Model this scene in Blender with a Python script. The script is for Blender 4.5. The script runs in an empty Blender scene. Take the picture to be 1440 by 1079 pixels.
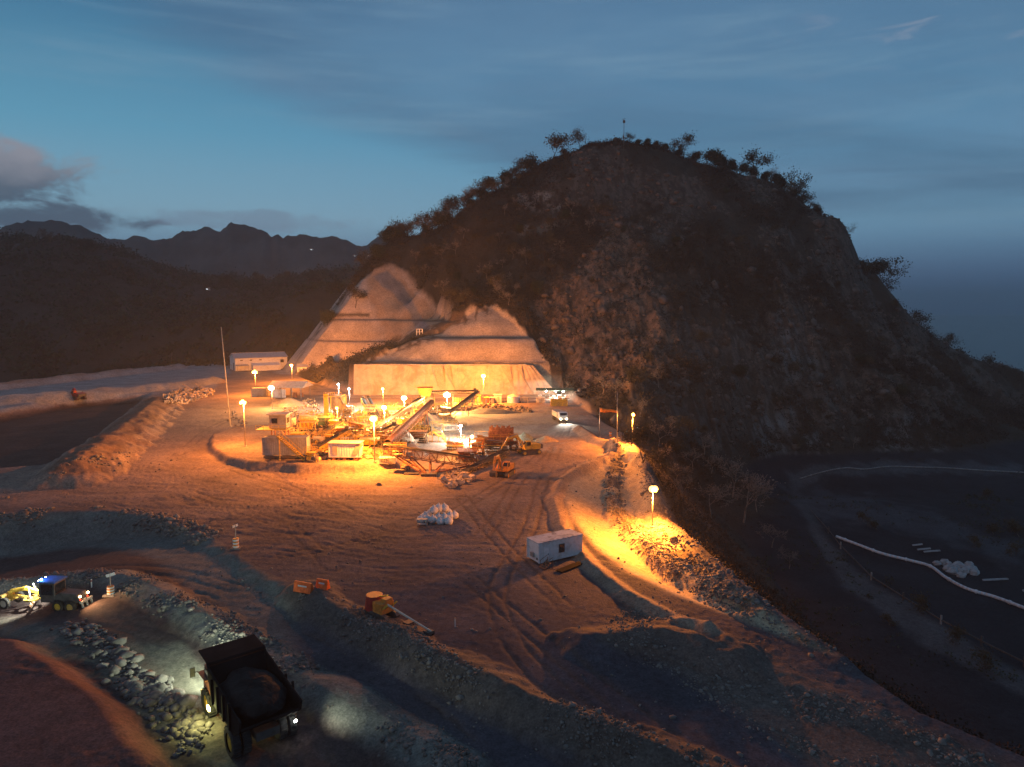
import bpy, math, random
import numpy as np
from mathutils import Vector, Matrix
from mathutils.bvhtree import BVHTree
random.seed(7); RNG = np.random.default_rng(7)
SC = bpy.context.scene; COL = SC.collection
R = math.radians
# ---------------------------------------------------------------- camera
CAM_Z, F, PITCH = 36.0, 973.0, R(6.01)
cam = bpy.data.objects.new('camera', bpy.data.cameras.new('camera'))
COL.objects.link(cam); SC.camera = cam
cam.location = (0, 0, CAM_Z); cam.rotation_euler = (math.pi/2 - PITCH, 0, 0)
cam.data.sensor_width = 36; cam.data.lens = 36*F/1440
cam.data.clip_start = 0.5; cam.data.clip_end = 60000
# ---------------------------------------------------------------- world: dusk sky
def s2l(r, g, b):
    f = lambda c: (c/255/12.92) if c/255 <= .04045 else ((c/255+.055)/1.055)**2.4
    return (f(r), f(g), f(b), 1)
W = bpy.data.worlds.new('World'); SC.world = W; W.use_nodes = True
class NT:
    def __init__(s, tree): s.t = tree; s.n = tree.nodes; s.l = tree.links
    def new(s, ty, **kw):
        n = s.n.new(ty)
        for k, v in kw.items(): setattr(n, k, v)
        return n
    def link(s, a, b): s.l.new(a, b)
    def put(s, inp, v):
        if isinstance(v, bpy.types.NodeSocket): s.l.new(v, inp)
        else: inp.default_value = v
    def math(s, op, a, b=0.0, c=None, clamp=False):
        n = s.n.new('ShaderNodeMath'); n.operation = op; n.use_clamp = clamp
        s.put(n.inputs[0], a); s.put(n.inputs[1], b)
        if c is not None: s.put(n.inputs[2], c)
        return n.outputs[0]
    def mix(s, f, a, b, mode='MIX'):
        n = s.n.new('ShaderNodeMix'); n.data_type = 'RGBA'; n.blend_type = mode
        s.put(n.inputs[0], f); s.put(n.inputs[6], a); s.put(n.inputs[7], b)
        return n.outputs[2]
    def ss(s, v, a, b):
        n = s.n.new('ShaderNodeMapRange'); n.interpolation_type = 'SMOOTHSTEP'
        s.put(n.inputs[0], v); n.inputs[1].default_value = a; n.inputs[2].default_value = b
        return n.outputs[0]
    def noise(s, vec, scale, detail=4, rough=.55, dist=0.0, w=None):
        n = s.n.new('ShaderNodeTexNoise'); s.put(n.inputs['Vector'], vec)
        n.inputs['Scale'].default_value = scale; n.inputs['Detail'].default_value = detail
        n.inputs['Roughness'].default_value = rough; n.inputs['Distortion'].default_value = dist
        return n.outputs[0]
    def comb(s, x, y, z):
        n = s.n.new('ShaderNodeCombineXYZ'); s.put(n.inputs[0], x); s.put(n.inputs[1], y); s.put(n.inputs[2], z)
        return n.outputs[0]
    def ramp(s, f, stops):
        n = s.n.new('ShaderNodeValToRGB'); e = n.color_ramp.elements
        while len(e) < len(stops): e.new(0.5)
        for q, (p, c) in zip(e, stops): q.position = p; q.color = c
        s.put(n.inputs[0], f); return n.outputs[0]
SUN_EL, SUN_AZ = R(1.0), R(205)
w = NT(W.node_tree); w.n.clear()
tc = w.new('ShaderNodeTexCoord'); nrm = w.new('ShaderNodeVectorMath', operation='NORMALIZE')
w.link(tc.outputs['Generated'], nrm.inputs[0])
sep = w.new('ShaderNodeSeparateXYZ'); w.link(nrm.outputs[0], sep.inputs[0])
el = w.math('MULTIPLY', w.math('ARCSINE', sep.outputs[2]), 180/math.pi)
az = w.math('MULTIPLY', w.math('ARCTAN2', sep.outputs[0], sep.outputs[1]), 180/math.pi)
elf = w.math('DIVIDE', w.math('ADD', el, 10), 100, clamp=True)
P = lambda d: (d+10)/100
base = w.ramp(elf, [(0, s2l(24,38,56)), (P(0), s2l(32,62,100)), (P(3), s2l(70,102,130)), (P(7), s2l(104,142,162)),
                    (P(13), s2l(72,126,152)), (P(23), s2l(32,80,114)), (P(36), s2l(20,40,66)), (1, s2l(9,18,32))])
side = w.ss(az, -45, 40)
base = w.mix(side, base, w.mix(1.0, base, (0.66,.80,.92,1), 'MULTIPLY'))
# thin cloud deck: flat layer projection
den = w.math('ADD', sep.outputs[2], 0.10)
cx = w.math('DIVIDE', sep.outputs[0], den); cy = w.math('DIVIDE', sep.outputs[1], den)
dk = w.comb(w.math('ADD', w.math('MULTIPLY', cx, .55), w.math('MULTIPLY', cy, .25)), w.math('MULTIPLY', cy, 1.0), 3.3)
n1 = w.noise(dk, .55, 6, .55, .6); n2 = w.noise(dk, 2.4, 6, .6, .4)
# large veil: everything above a slanted line, plus noise
line = w.math('SUBTRACT', el, w.math('SUBTRACT', 14.0, w.math('MULTIPLY', w.math('ADD', az, 12), .33)))
veil = w.ss(w.math('ADD', w.math('ADD', line, w.math('MULTIPLY', w.math('SUBTRACT', n1, .5), 13)), w.math('MULTIPLY', w.math('SUBTRACT', n2, .5), 3)), -1.5, 2.5)
veil = w.math('MULTIPLY', veil, w.ss(el, 5.5, 8.5))
veil = w.math('MULTIPLY', veil, w.math('MULTIPLY_ADD', n2, .8, .32))
base = w.mix(veil, base, w.mix(w.ss(n1, .35, .7), s2l(46,78,106), s2l(78,112,140)))
streak = w.noise(w.comb(w.math('MULTIPLY', az, .045), w.math('MULTIPLY', el, .5), 1.7), 1.0, 6, .62, .3)
base = w.mix(w.math('MULTIPLY', w.ss(streak, .48, .80), .38), base, s2l(98,126,146))
hi = w.noise(w.comb(w.math('MULTIPLY', az, .16), w.math('MULTIPLY', el, .9), 8.2), 1.0, 5, .6, .5)
hm = w.math('MULTIPLY', w.math('MULTIPLY', w.ss(hi, .52, .70), w.ss(az, 17, 27)), w.math('MULTIPLY', w.ss(el, 15.5, 18.5), w.math('SUBTRACT', 1.0, w.ss(el, 21, 23.5))))
base = w.mix(w.math('MULTIPLY', hm, .25), base, s2l(140,138,148))
# cumulus bank low on the left
cn = w.noise(w.comb(w.math('MULTIPLY', az, .15), w.math('MULTIPLY', el, .26), 5.0), 1.5, 9, .62, .4)
cn2 = w.noise(w.comb(w.math('MULTIPLY', az, .15), w.math('MULTIPLY', el, .3), 9.0), 4.0, 7, .62, .3)
def blob(a0, e0, ra, re):
    return w.math('SUBTRACT', 1.0, w.math('ADD', w.math('POWER', w.math('ABSOLUTE', w.math('DIVIDE', w.math('SUBTRACT', az, a0), ra)), 2), w.math('POWER', w.math('ABSOLUTE', w.math('DIVIDE', w.math('SUBTRACT', el, e0), re)), 2)))
b1 = w.math('MAXIMUM', blob(-38, 8.9, 9.5, 2.7), blob(-32.5, 6.3, 6.0, 1.2))
cnn = w.math('ADD', w.math('MULTIPLY', w.math('SUBTRACT', cn, .5), 3.2), w.math('MULTIPLY', w.math('SUBTRACT', cn2, .5), 1.0))
cm = w.ss(w.math('ADD', b1, cnn), -0.05, .75)
shade = w.ss(w.math('ADD', w.math('SUBTRACT', el, 8.4), w.math('MULTIPLY', cnn, 1.1)), -1.2, 2.4)
ccol = w.mix(shade, s2l(46,64,84), s2l(116,116,126))
base = w.mix(w.math('MULTIPLY', cm, .93), base, ccol)
small = w.math('MULTIPLY', w.ss(w.math('ADD', blob(-20, 6.8, 9, .9), cnn), .1, .9), .5)
base = w.mix(small, base, s2l(84,100,122))
sky = w.new('ShaderNodeTexSky', sky_type='NISHITA', sun_disc=False); sky.sun_elevation = SUN_EL; sky.sun_rotation = SUN_AZ
tot = w.mix(1.0, base, w.mix(1.0, sky.outputs[0], (.012,.012,.012,1), 'MULTIPLY'), 'ADD')
bg = w.new('ShaderNodeBackground'); w.link(tot, bg.inputs[0]); bg.inputs[1].default_value = 1.62
wo = w.new('ShaderNodeOutputWorld'); w.link(bg.outputs[0], wo.inputs[0])
sun = bpy.data.objects.new('sun', bpy.data.lights.new('sun', 'SUN')); COL.objects.link(sun)
sun.data.energy = 0.15; sun.data.angle = R(20); sun.data.color = (1.0, .82, .78)
sun.rotation_euler = (R(60), 0, R(-48))
SC.view_settings.view_transform = 'Standard'; SC.view_settings.look = 'None'
SC.view_settings.exposure = 0.0; SC.view_settings.gamma = 1.0; SC.view_settings.use_curve_mapping = False
SC.cycles.use_denoising = True
SC.cycles.max_bounces = 5; SC.cycles.diffuse_bounces = 2; SC.cycles.glossy_bounces = 2; SC.cycles.volume_bounces = 0
SC.cycles.transparent_max_bounces = 12
SC.cycles.sample_clamp_indirect = 3; SC.cycles.sample_clamp_direct = 0
# ---------------------------------------------------------------- picking
CP, SP = math.cos(PITCH), math.sin(PITCH)
def ray(px, py):
    a, b = (px-720)/F, (539.5-py)/F
    return np.array([a, CP + b*SP, -SP + b*CP])
def at(px, py, Y):            # point on the pixel's ray at forward distance Y
    d = ray(px, py); return np.array([0, 0, CAM_Z]) + d*(Y/d[1])
def U(px, py, z=0.0):         # point on the pixel's ray at height z
    d = ray(px, py); return np.array([0, 0, CAM_Z]) + d*((z-CAM_Z)/d[2])
def proj(X, Y, Z):
    zz = Z-CAM_Z; dep = Y*CP - zz*SP; up = Y*SP + zz*CP
    return 720 + F*X/dep, 539.5 - F*up/dep
# ---------------------------------------------------------------- noise + geometry maths
def h2(i, j, s):
    h = (i.astype(np.int64)*374761393 + j.astype(np.int64)*668265263 + s*974634777) & 0xffffffff
    h = ((h ^ (h >> 13))*1274126177) & 0xffffffff
    h = ((h ^ (h >> 15))*2246822519) & 0xffffffff
    return ((h ^ (h >> 16)) & 0xffffff)/float(0xffffff)
def vn(x, y, s=0):
    i = np.floor(x); j = np.floor(y); u = x-i; v = y-j
    u = u*u*u*(u*(u*6-15)+10); v = v*v*v*(v*(v*6-15)+10)
    a, b, c, d = h2(i, j, s), h2(i+1, j, s), h2(i, j+1, s), h2(i+1, j+1, s)
    return (a*(1-u)+b*u)*(1-v) + (c*(1-u)+d*u)*v
def fbm(x, y, o=4, s=0, g=.5):
    t = 0; a = 1; n = 0
    for k in range(o):
        t = t + a*vn(x*2**k + 17.3*k, y*2**k - 9.1*k, s+k); n += a; a *= g
    return t/n
def ridged(x, y, o=4, s=0, g=.5):
    t = 0; a = 1; n = 0
    for k in range(o):
        t = t + a*(1-abs(2*vn(x*2**k + 7.7*k, y*2**k + 3.1*k, s+k)-1)); n += a; a *= g
    return t/n
def sst(v, a, b):
    t = np.clip((v-a)/(b-a), 0, 1); return t*t*(3-2*t)
def dline(X, Y, pts, closed=False):
    best = np.full(X.shape, 1e9)
    n = len(pts)
    for k in range(n if closed else n-1):
        ax, ay = pts[k][:2]; bx, by = pts[(k+1) % n][:2]
        ex, ey = bx-ax, by-ay; L = ex*ex+ey*ey+1e-9
        t = np.clip(((X-ax)*ex+(Y-ay)*ey)/L, 0, 1)
        best = np.minimum(best, (X-ax-t*ex)**2+(Y-ay-t*ey)**2)
    return np.sqrt(best)
def inside(X, Y, pts):
    r = np.zeros(X.shape, bool); n = len(pts)
    for k in range(n):
        ax, ay = pts[k][:2]; bx, by = pts[(k+1) % n][:2]
        if ay == by: continue
        c = ((ay > Y) != (by > Y)) & (X < (bx-ax)*(Y-ay)/(by-ay)+ax)
        r ^= c
    return r
def sd(X, Y, pts):            # + inside, - outside
    d = dline(X, Y, pts, True); return np.where(inside(X, Y, pts), d, -d)
def L(z, *pp): return [U(x, y, z)[:2] for x, y in pp]
# ---------------------------------------------------------------- terrain
CTRL = [  # px, py, forward distance
 (0,343,700),(60,341,700),(100,344,700),(150,360,690),(180,382,680),(250,397,720),(330,404,760),(400,396,800),(470,390,820),(520,380,760),
 (-150,335,700),(-350,320,700),(-350,480,520),(-150,400,600),(-150,480,520),
 (0,400,600),(100,400,610),(200,430,600),(300,440,620),(400,440,600),(0,480,510),(150,480,510),(300,480,520),(400,470,510),(480,420,560),
 (545,349,450),(590,330,440),(640,307,430),(690,278,425),(735,256,420),(770,234,420),(800,222,420),(830,210,420),(870,206,420),(920,214,425),(980,230,430),(1040,246,430),
 (1090,262,425),(1130,292,420),(1160,309,410),(1186,316,402),(1198,340,399),(1203,375,398),(1225,400,399),(1245,412,400),(1285,452,410),(1335,492,420),(1385,518,430),(1440,534,440),(1560,570,450),(1750,600,450),
 (700,330,388),(640,350,392),(600,385,398),(650,410,385),(620,440,372),(760,300,398),(820,300,392),
 (405,492,402),(430,470,403),(460,445,406),(478,420,409),(500,398,412),(530,385,416),(558,376,420),(600,420,402),(625,448,386),(560,470,382),(500,500,385),(430,505,395),(520,440,398),
 (690,433,336),(650,450,334),(730,462,324),(600,478,322),(690,478,316),(745,478,316),(560,513,303),(640,513,301),(720,513,301),(765,513,301),(497,513,304),(440,535,310),(530,493,325),
 (780,515,304),(770,480,318),(800,540,296),(760,440,336),(800,390,360),(850,340,378),(872,312,388),(830,450,328),(860,500,300),(860,550,268),(920,540,258),(900,400,352),(940,460,318),
 (1000,330,385),(1000,420,345),(980,520,290),(1020,560,272),(1100,350,380),(1160,400,376),(1100,470,335),(1100,560,300),(1180,480,345),(1150,540,318),(1250,540,325),(1250,620,292),(1300,510,375),(1370,560,360),(1440,600,335),(1140,610,288),
 (1120,300,412),(1060,290,405),(950,270,408),(880,250,410)]
ZC = [ (930,612,-5),(960,650,-11),(1000,640,-16),(1000,700,-19),(1060,660,-25),(1100,652,-26),(1250,655,-27),(1440,652,-28),(1060,760,-25),(1100,860,-26),(1200,960,-27),(1300,880,-27),(1440,1079,-27),(1440,860,-27),(1300,750,-27),(1440,720,-27),(1200,700,-26),(1700,900,-28),(1700,700,-28)]
cp = [at(*c) for c in CTRL] + [U(x, y, z) for x, y, z in ZC]
# ground behind each skyline and out of frame
for (px, py, Y) in CTRL[25:51]:
    p = at(px, py, Y); cp.append(np.array([p[0]*1.25+6, Y+100, max(p[2]-62, -48)]))
for x in (-500,-300,-150): cp.append(np.array([x, 900, 70.]))
cp += [np.array(p, float) for p in [(-420,430,-30),(-260,455,-38),(-150,470,-38),(-60,500,-15),(0,700,-30),(150,800,-45),(400,700,-48),(600,500,-48),(600,300,-40),(300,150,-29),
      (-600,300,-20),(-600,0,0),(0,1200,-48),(500,1200,-48),(-600,1200,90),(200,20,-30)]]
cp = np.array(cp)
def kern(dx, dy): return np.sqrt(dx*dx+dy*dy+9.0**2)
_K = kern(cp[:,None,0]-cp[None,:,0], cp[:,None,1]-cp[None,:,1])
_A = np.block([[_K - np.eye(len(cp))*.4, np.ones((len(cp),1))],[np.ones((1,len(cp))), np.zeros((1,1))]])
_w = np.linalg.solve(_A, np.append(cp[:,2], 0))
def zmacro(X, Y):
    z = np.full(X.shape, _w[-1])
    for k in range(len(cp)): z = z + _w[k]*kern(X-cp[k,0], Y-cp[k,1])
    return z
YARD = L(0, (-200,555),(0,541),(120,528),(240,515),(300,512),(345,513),(396,519),(408,525),(436,536),(470,548),(497,553),(640,553),(785,553),(800,560),(822,575),(850,596),(880,612),(893,628),
         (903,650)) + L(-2.3, (917,690),(938,745),(995,800),(1045,850),(1102,897),(1182,955)) + L(-.8, (1292,1015),(1440,1079)) + [(62,30),(60,-60),(-300,-60),(-300,200)]
WALL = L(0, (497,553),(785,553))
PIT = L(-2, (-300,640),(0,584),(60,572),(108,565),(215,559),(206,575),(170,603),(130,633),(102,655),(60,668),(-300,690))
PITBERM = L(4, (224,556),(206,570),(170,598),(130,627),(106,648))
PAD = L(1.5, (292,612),(287,622),(302,640),(345,652),(420,657),(500,657),(560,648),(600,632),(560,600),(430,590),(330,598))
ROAD1 = L(0, (-400,735),(0,722),(150,717),(225,728),(290,752),(345,790),(410,826),(440,850),(520,893),(600,930),(760,1000),(950,1079)) + [(34,36),(30,-60),(-300,-60)]
BERM1 = L(0, (430,832),(470,862),(560,905),(640,945),(760,1003),(960,1085),(1060,1140))
BERM2 = L(-3.5, (-200,815),(0,822),(90,824),(160,836),(215,862),(280,900),(360,955),(440,1003),(540,1062),(640,1130))
MOUND = L(-1.5, (-200,880),(0,893),(60,912),(130,950),(190,1003),(235,1060),(262,1100)) + [(-16,20),(-60,10)]
RAMP = L(-1.5, (872,634),(835,650),(797,672),(785,700),(800,742),(835,785),(880,820),(940,852),(990,872),(1060,900)) + L(-2.3, (1180,960),(1100,905),(1040,860),(985,805),(928,752),(912,690),(902,655),(888,636))
RIM = L(.8, (872,628),(835,644),(792,668),(778,698),(794,743),(832,790),(880,828),(940,860),(1000,888),(1100,940),(1250,1010),(1400,1079))
RIM2 = L(.8, (815,603),(838,619),(866,628),(895,640),(915,655))
CREST = L(-2, (868,642),(862,690),(868,724),(905,770),(960,822),(1010,858),(1060,888))
OUTER = L(-2, (905,660),(915,700),(930,748),(985,800),(1040,850),(1100,897),(1180,955))
BACK1 = L(2, (-200,560),(0,541),(120,528),(252,514)); BACK2 = L(2, (-200,580),(0,562),(150,548),(232,542),(300,533))
def smooth(P_, n=8):
    o = []
    for i in range(len(P_)-1):
        p0, p1, p2, p3 = P_[max(i-1,0)], P_[i], P_[i+1], P_[min(i+2,len(P_)-1)]
        for k in range(n): t = k/n; o.append(.5*(2*p1+(p2-p0)*t+(2*p0-5*p1+4*p2-p3)*t*t+(3*p1-p0-3*p2+p3)*t**3))
    return o+[P_[-1]]
TRACKS = [smooth(L(0,*q), 5) for q in ([(800,600),(770,660),(745,740),(700,830),(740,930),(900,1060)],[(790,610),(740,660),(690,740),(620,800),(560,820)],[(600,680),(520,690),(420,700),(330,690)],
  [(330,660),(420,690),(540,740),(640,800),(760,900),(960,1060)],[(250,640),(300,600),(340,585)],[(760,640),(640,720),(520,760),(400,780)],[(650,700),(700,760),(800,860)],[(260,690),(400,740),(470,800)],[(700,600),(780,596)])] + [smooth(L(-3,*q), 5) for q in ([(0,800),(200,815),(420,880),(640,1000),(800,1100)],[(40,806),(250,840),(430,905),(600,1000),(700,1080)],[(130,890),(250,930),(330,1030),(400,1079)])]
MOUND2 = L(.5, (845,905),(900,895),(960,905),(1010,915)); 
def pixmask(X, Y, Z, poly, y0, y1, soft=6):
    px, py = proj(X, Y, Z); m = (Y > y0) & (Y < y1)
    out = np.zeros(X.shape)
    if m.any():
        jx = (fbm(X[m]*.25, Y[m]*.25, 3, 5)-.5)*soft*2.2; jy = (fbm(X[m]*.25+40, Y[m]*.25, 3, 6)-.5)*soft*2.2
        out[m] = sst(sd(px[m]+jx, py[m]+jy, poly), -soft, soft)
    return out
RIDGE = [at(*c)[:2] for c in CTRL[25:52]]
CONE1 = [(385,512),(392,488),(420,466),(446,444),(468,418),(492,396),(545,377),(566,378),(585,405),(640,455),(560,490),(500,520),(430,520)]
CONE2 = [(440,552),(520,505),(560,487),(620,462),(660,444),(691,430),(720,452),(750,478),(766,502),(800,556),(800,600),(440,600)]
def height(X, Y, fine=True, want=False):
    X = np.asarray(X, float); Y = np.asarray(Y, float)
    zm = zmacro(X, Y)
    dy = sd(X, Y, YARD)
    out = sst(-dy, 1, 22)
    c1 = pixmask(X, Y, zm, CONE1, 330, 440, 5); c2 = pixmask(X, Y, zm, CONE2, 285, 350, 2.5)
    cut = np.maximum(c1, c2)
    hill = sst(zm, -22, -8)*(1-sst(Y, 430, 520)*.3)
    amp = out*(1-cut)*(1-.85*np.exp(-(dline(X, Y, RIDGE)/26)**2))
    rg = ridged((X*.9+Y*.15)*.017, (Y-X*.1)*.009, 5, 11, .55)-.55
    near = sst(Y, 700, 300)
    zn = zm + amp*hill*(rg*24*(.35+.65*near) + (ridged(X*.055+2, Y*.03, 4, 3, .6)-.5)*9 + (ridged(X*.2, Y*.12, 3, 21)-.5)*3.4)
    far = sst(Y, 460, 600)*sst(-X, -60, 60)
    zn = zn + far*(ridged(X*.006, Y*.006, 5, 31, .5)-.5)*24 + amp*(1-hill)*(fbm(X*.03, Y*.03, 4, 8)-.5)*3
    # terraces
    for lv, wd in ((12.8, 3.0),(23.2, 2.6)):
        s = c2*np.exp(-((zn-lv-1.2)/3.2)**2); zn = zn*(1-s*.85) + lv*s*.85
    for lv in (18.5, 30.5):
        s = c1*np.exp(-((zn-lv-1)/2.6)**2); zn = zn*(1-s*.85) + lv*s*.85
    zn = zn + cut*((ridged(X*.075+Y*.05, Y*.06-X*.03, 3, 44, .45)-.5)*1.3)
    # the upright cliff at the hill's right shoulder
    capx = [185, 190, 193, 195.5, 198.5, 201, 212, 230]; capz = [200, 95, 87, 80, 68, 57, 52, 200]
    cj = X + (fbm(X*.05, Y*.12, 3, 41)-.5)*7 - (Y-400)*.12
    zn = np.where(Y > 300, np.minimum(zn, np.interp(cj, capx, capz)), zn)
    # yard
    q = dy > -60
    zy = np.zeros(X.shape)
    if q.any():
        x, y = X[q], Y[q]
        z = (fbm(x*.02, y*.02, 3, 51)-.5)*1.0
        def drop(z, poly, lv, wd, off=0.0):
            s = sd(x, y, poly) + (fbm(x*.15, y*.15, 3, 61)-.5)*1.5 + off
            k = sst(s, 0, wd); return z*(1-k)+lv*k
        def berm(z, line, h, wd, r=.5):
            d = dline(x, y, line) + (fbm(x*.3, y*.3, 3, 71)-.5)*wd*r
            t = np.clip(1-d/wd, 0, 1); t = t*(1.35-.35*t)
            return z + h*t*(.75+.5*fbm(x*.1, y*.1, 2, 77))
        z = drop(z, PIT, -3.5, 7); z = berm(z, PITBERM, 3.7, 9, .5)
        z = drop(z, PAD, 1.7, 1.6)
        rl = -5.6 + 4.7*sst(x, -92, -45)
        wd_ = 7.5 - 4.2*sst(x, -92, -55)
        z = drop(z, ROAD1, rl, wd_)
        z = berm(z, BERM1, 1.3, 3.4, .8)
        z = berm(z, BERM2, 1.3, 3.4, .7)
        z = drop(z, MOUND, rl+2.0, 3.5)
        z = drop(z, RAMP, -2.3, 7)
        z = berm(z, RIM[:9], .8, 1.7, .55); z = berm(z, RIM[8:], .35, 2.2, 1.0); z = berm(z, RIM2, 1.7, 2.4, .3)
        z = berm(z, CREST, 1.3, 2.6, .9); z = berm(z, OUTER, .6, 2.3, .8)
        z = berm(z, BACK1, 3.0, 7, .2); z = berm(z, BACK2, 3.0, 7, .3)
        z = berm(z, MOUND2, 1.6, 5, .9)
        zy[q] = z
    dirn = fbm(X*.06, Y*.06, 2, 91)*6
    px, py = proj(X, Y, zy)
    rough = np.exp(-((px-380)/300)**2-((py-700)/75)**2) + .5*np.exp(-((px-560)/260)**2-((py-760)/60)**2)
    if fine:
        stre = ridged((X*.11+dirn*.4), (Y*1.0+X*.22+dirn*1.3), 4, 95, .65)
        sm = (1-.85*sst(sd(X, Y, RAMP), 0, 2)*sst(790-py, 0, 40))*(1-.6*sst(sd(px, py, [(560,790),(700,790),(820,880),(1000,960),(1250,1100),(900,1200),(640,960),(470,840)]), -20, 20))
        pat = .12+1.0*sst(fbm(X*.05+9, Y*.07, 3, 93), .42, .66)
        tr = np.zeros(X.shape)
        for tk in TRACKS:
            dt = dline(X, Y, tk)+(fbm(X*.5, Y*.5, 2, 94)-.5)*.4
            tr = np.maximum(tr, np.exp(-((dt-1.1)/.34)**2))
        tr = tr*sst(fbm(X*.12, Y*.12, 2, 96), .3, .6)
        zy = zy - tr*.11 + rough*(stre-.5)*.5 + pat*sm*((fbm(X*1.1, Y*1.1, 3, 97)-.5)*.16 + (ridged(X*.28+dirn*.3, Y*.7+X*.2, 4, 99, .6)-.5)*.16)
    do = np.maximum(-dy, 0)
    up = 1.3 + 7.7*((X > WALL[0][0]-3) & (X < WALL[1][0]+2) & (Y > 280))*(1-.75*sst(X, WALL[1][0]-18, WALL[1][0]+1))
    z = np.clip(zn, zy - do*.85, zy + do*up)
    if want: return z, dict(tr=tr, dy=dy, out=out, c1=c1, c2=c2, zn=zn, zy=zy, rough=rough)
    return z
def hit(px, py, y0=25, y1=900):
    d = ray(px, py); t = np.geomspace(y0, y1, 1400)/d[1]
    X, Y, Z = d[0]*t, d[1]*t, CAM_Z+d[2]*t
    g = height(X, Y, False) - Z
    k = np.argmax(g > 0)
    if g[k] <= 0 or k == 0: return np.array([X[-1], Y[-1], Z[-1]])
    f = g[k-1]/(g[k-1]-g[k]+1e-9)
    return np.array([X[k-1]+(X[k]-X[k-1])*f, Y[k-1]+(Y[k]-Y[k-1])*f, Z[k-1]+(Z[k]-Z[k-1])*f])
def gz(x, y): return float(height(np.array([x]), np.array([y]), False)[0])
# ---------------------------------------------------------------- materials
MATS = {}
def mat(name, col, rough=.8, metal=0, bump=.0, scale=2.0, var=.25, spec=.3, dirt=None, dscale=.6, damt=.5, trans=0):
    if name in MATS: return MATS[name]
    m = bpy.data.materials.new(name); m.use_nodes = True; t = NT(m.node_tree)
    b = t.n['Principled BSDF']; tcn = t.new('ShaderNodeTexCoord'); v = tcn.outputs['Object']
    n = t.noise(v, scale, 5, .6)
    c = t.mix(t.ss(n, .3, .7), tuple(x*(1-var) for x in col)+(1,), tuple(min(1, x*(1+var)) for x in col)+(1,))
    if dirt:
        c = t.mix(t.math('MULTIPLY', t.ss(t.noise(v, dscale, 6, .65, .5), .45, .68), damt), c, dirt+(1,))
    t.link(c, b.inputs['Base Color']); b.inputs['Roughness'].default_value = rough; b.inputs['Metallic'].default_value = metal
    b.inputs['Specular IOR Level'].default_value = spec
    if bump:
        bp = t.new('ShaderNodeBump'); bp.inputs['Strength'].default_value = 1; bp.inputs['Distance'].default_value = bump
        t.link(n, bp.inputs['Height']); t.link(bp.outputs[0], b.inputs['Normal'])
    MATS[name] = m; return m
def emis(name, col, k):
    if name in MATS: return MATS[name]
    m = bpy.data.materials.new(name); m.use_nodes = True; b = m.node_tree.nodes['Principled BSDF']
    b.inputs['Base Color'].default_value = col+(1,); b.inputs['Emission Color'].default_value = col+(1,)
    b.inputs['Emission Strength'].default_value = k; m.cycles.emission_sampling = 'NONE'; MATS[name] = m; return m
def ground_mat():
    m = bpy.data.materials.new('ground_soil'); m.use_nodes = True; t = NT(m.node_tree); b = t.n['Principled BSDF']
    a = t.new('ShaderNodeVertexColor', layer_name='soil'); g = t.new('ShaderNodeNewGeometry').outputs['Position']
    n = t.noise(g, 1.3, 8, .7); n2 = t.noise(g, .12, 6, .6); n3 = t.noise(g, 4.5, 4, .6)
    c = t.mix(1.0, a.outputs[0], t.ramp(n, [(.25, (.5,.5,.52,1)), (.5, (1,1,1,1)), (.8, (1.5,1.45,1.4,1))]), 'MULTIPLY')
    c = t.mix(1.0, c, t.ramp(n2, [(.3, (.75,.75,.75,1)), (.7, (1.25,1.25,1.25,1))]), 'MULTIPLY')
    c = t.mix(.55, c, t.mix(1.0, c, t.ramp(n3, [(.3, (.4,.4,.4,1)), (.7, (1.6,1.6,1.6,1))]), 'MULTIPLY'))
    t.link(c, b.inputs['Base Color']); b.inputs['Roughness'].default_value = .95; b.inputs['Specular IOR Level'].default_value = .15
    hgt = t.math('ADD', t.math('MULTIPLY', n, .5), t.math('MULTIPLY', n3, .16))
    bp = t.new('ShaderNodeBump'); bp.inputs['Strength'].default_value = 1.0; bp.inputs['Distance'].default_value = .24
    t.link(t.math('MULTIPLY', hgt, a.outputs[1]), bp.inputs['Height']); t.link(bp.outputs[0], b.inputs['Normal'])
    return m
def mesh_np(name, V, Fq, m, parent=None, smooth=False):   # Fq: (n,4) or (n,3) ints
    me = bpy.data.meshes.new(name); V = np.asarray(V, np.float32); Fq = np.asarray(Fq, np.int32)
    k = Fq.shape[1]
    me.vertices.add(len(V)); me.vertices.foreach_set('co', V.ravel())
    me.loops.add(Fq.size); me.loops.foreach_set('vertex_index', Fq.ravel())
    me.polygons.add(len(Fq)); me.polygons.foreach_set('loop_start', np.arange(0, Fq.size, k, dtype=np.int32))
    me.polygons.foreach_set('loop_total', np.full(len(Fq), k, np.int32))
    if smooth: me.polygons.foreach_set('use_smooth', np.ones(len(Fq), bool))
    me.update(); me.materials.append(m)
    o = bpy.data.objects.new(name, me); COL.objects.link(o)
    if parent is not None: o.parent = parent
    return o
def gridfaces(nr, nc):
    i = np.arange(nr*nc).reshape(nr, nc)
    return np.stack([i[:-1,:-1], i[:-1,1:], i[1:,1:], i[1:,:-1]], -1).reshape(-1, 4)
GR = {}
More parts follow.
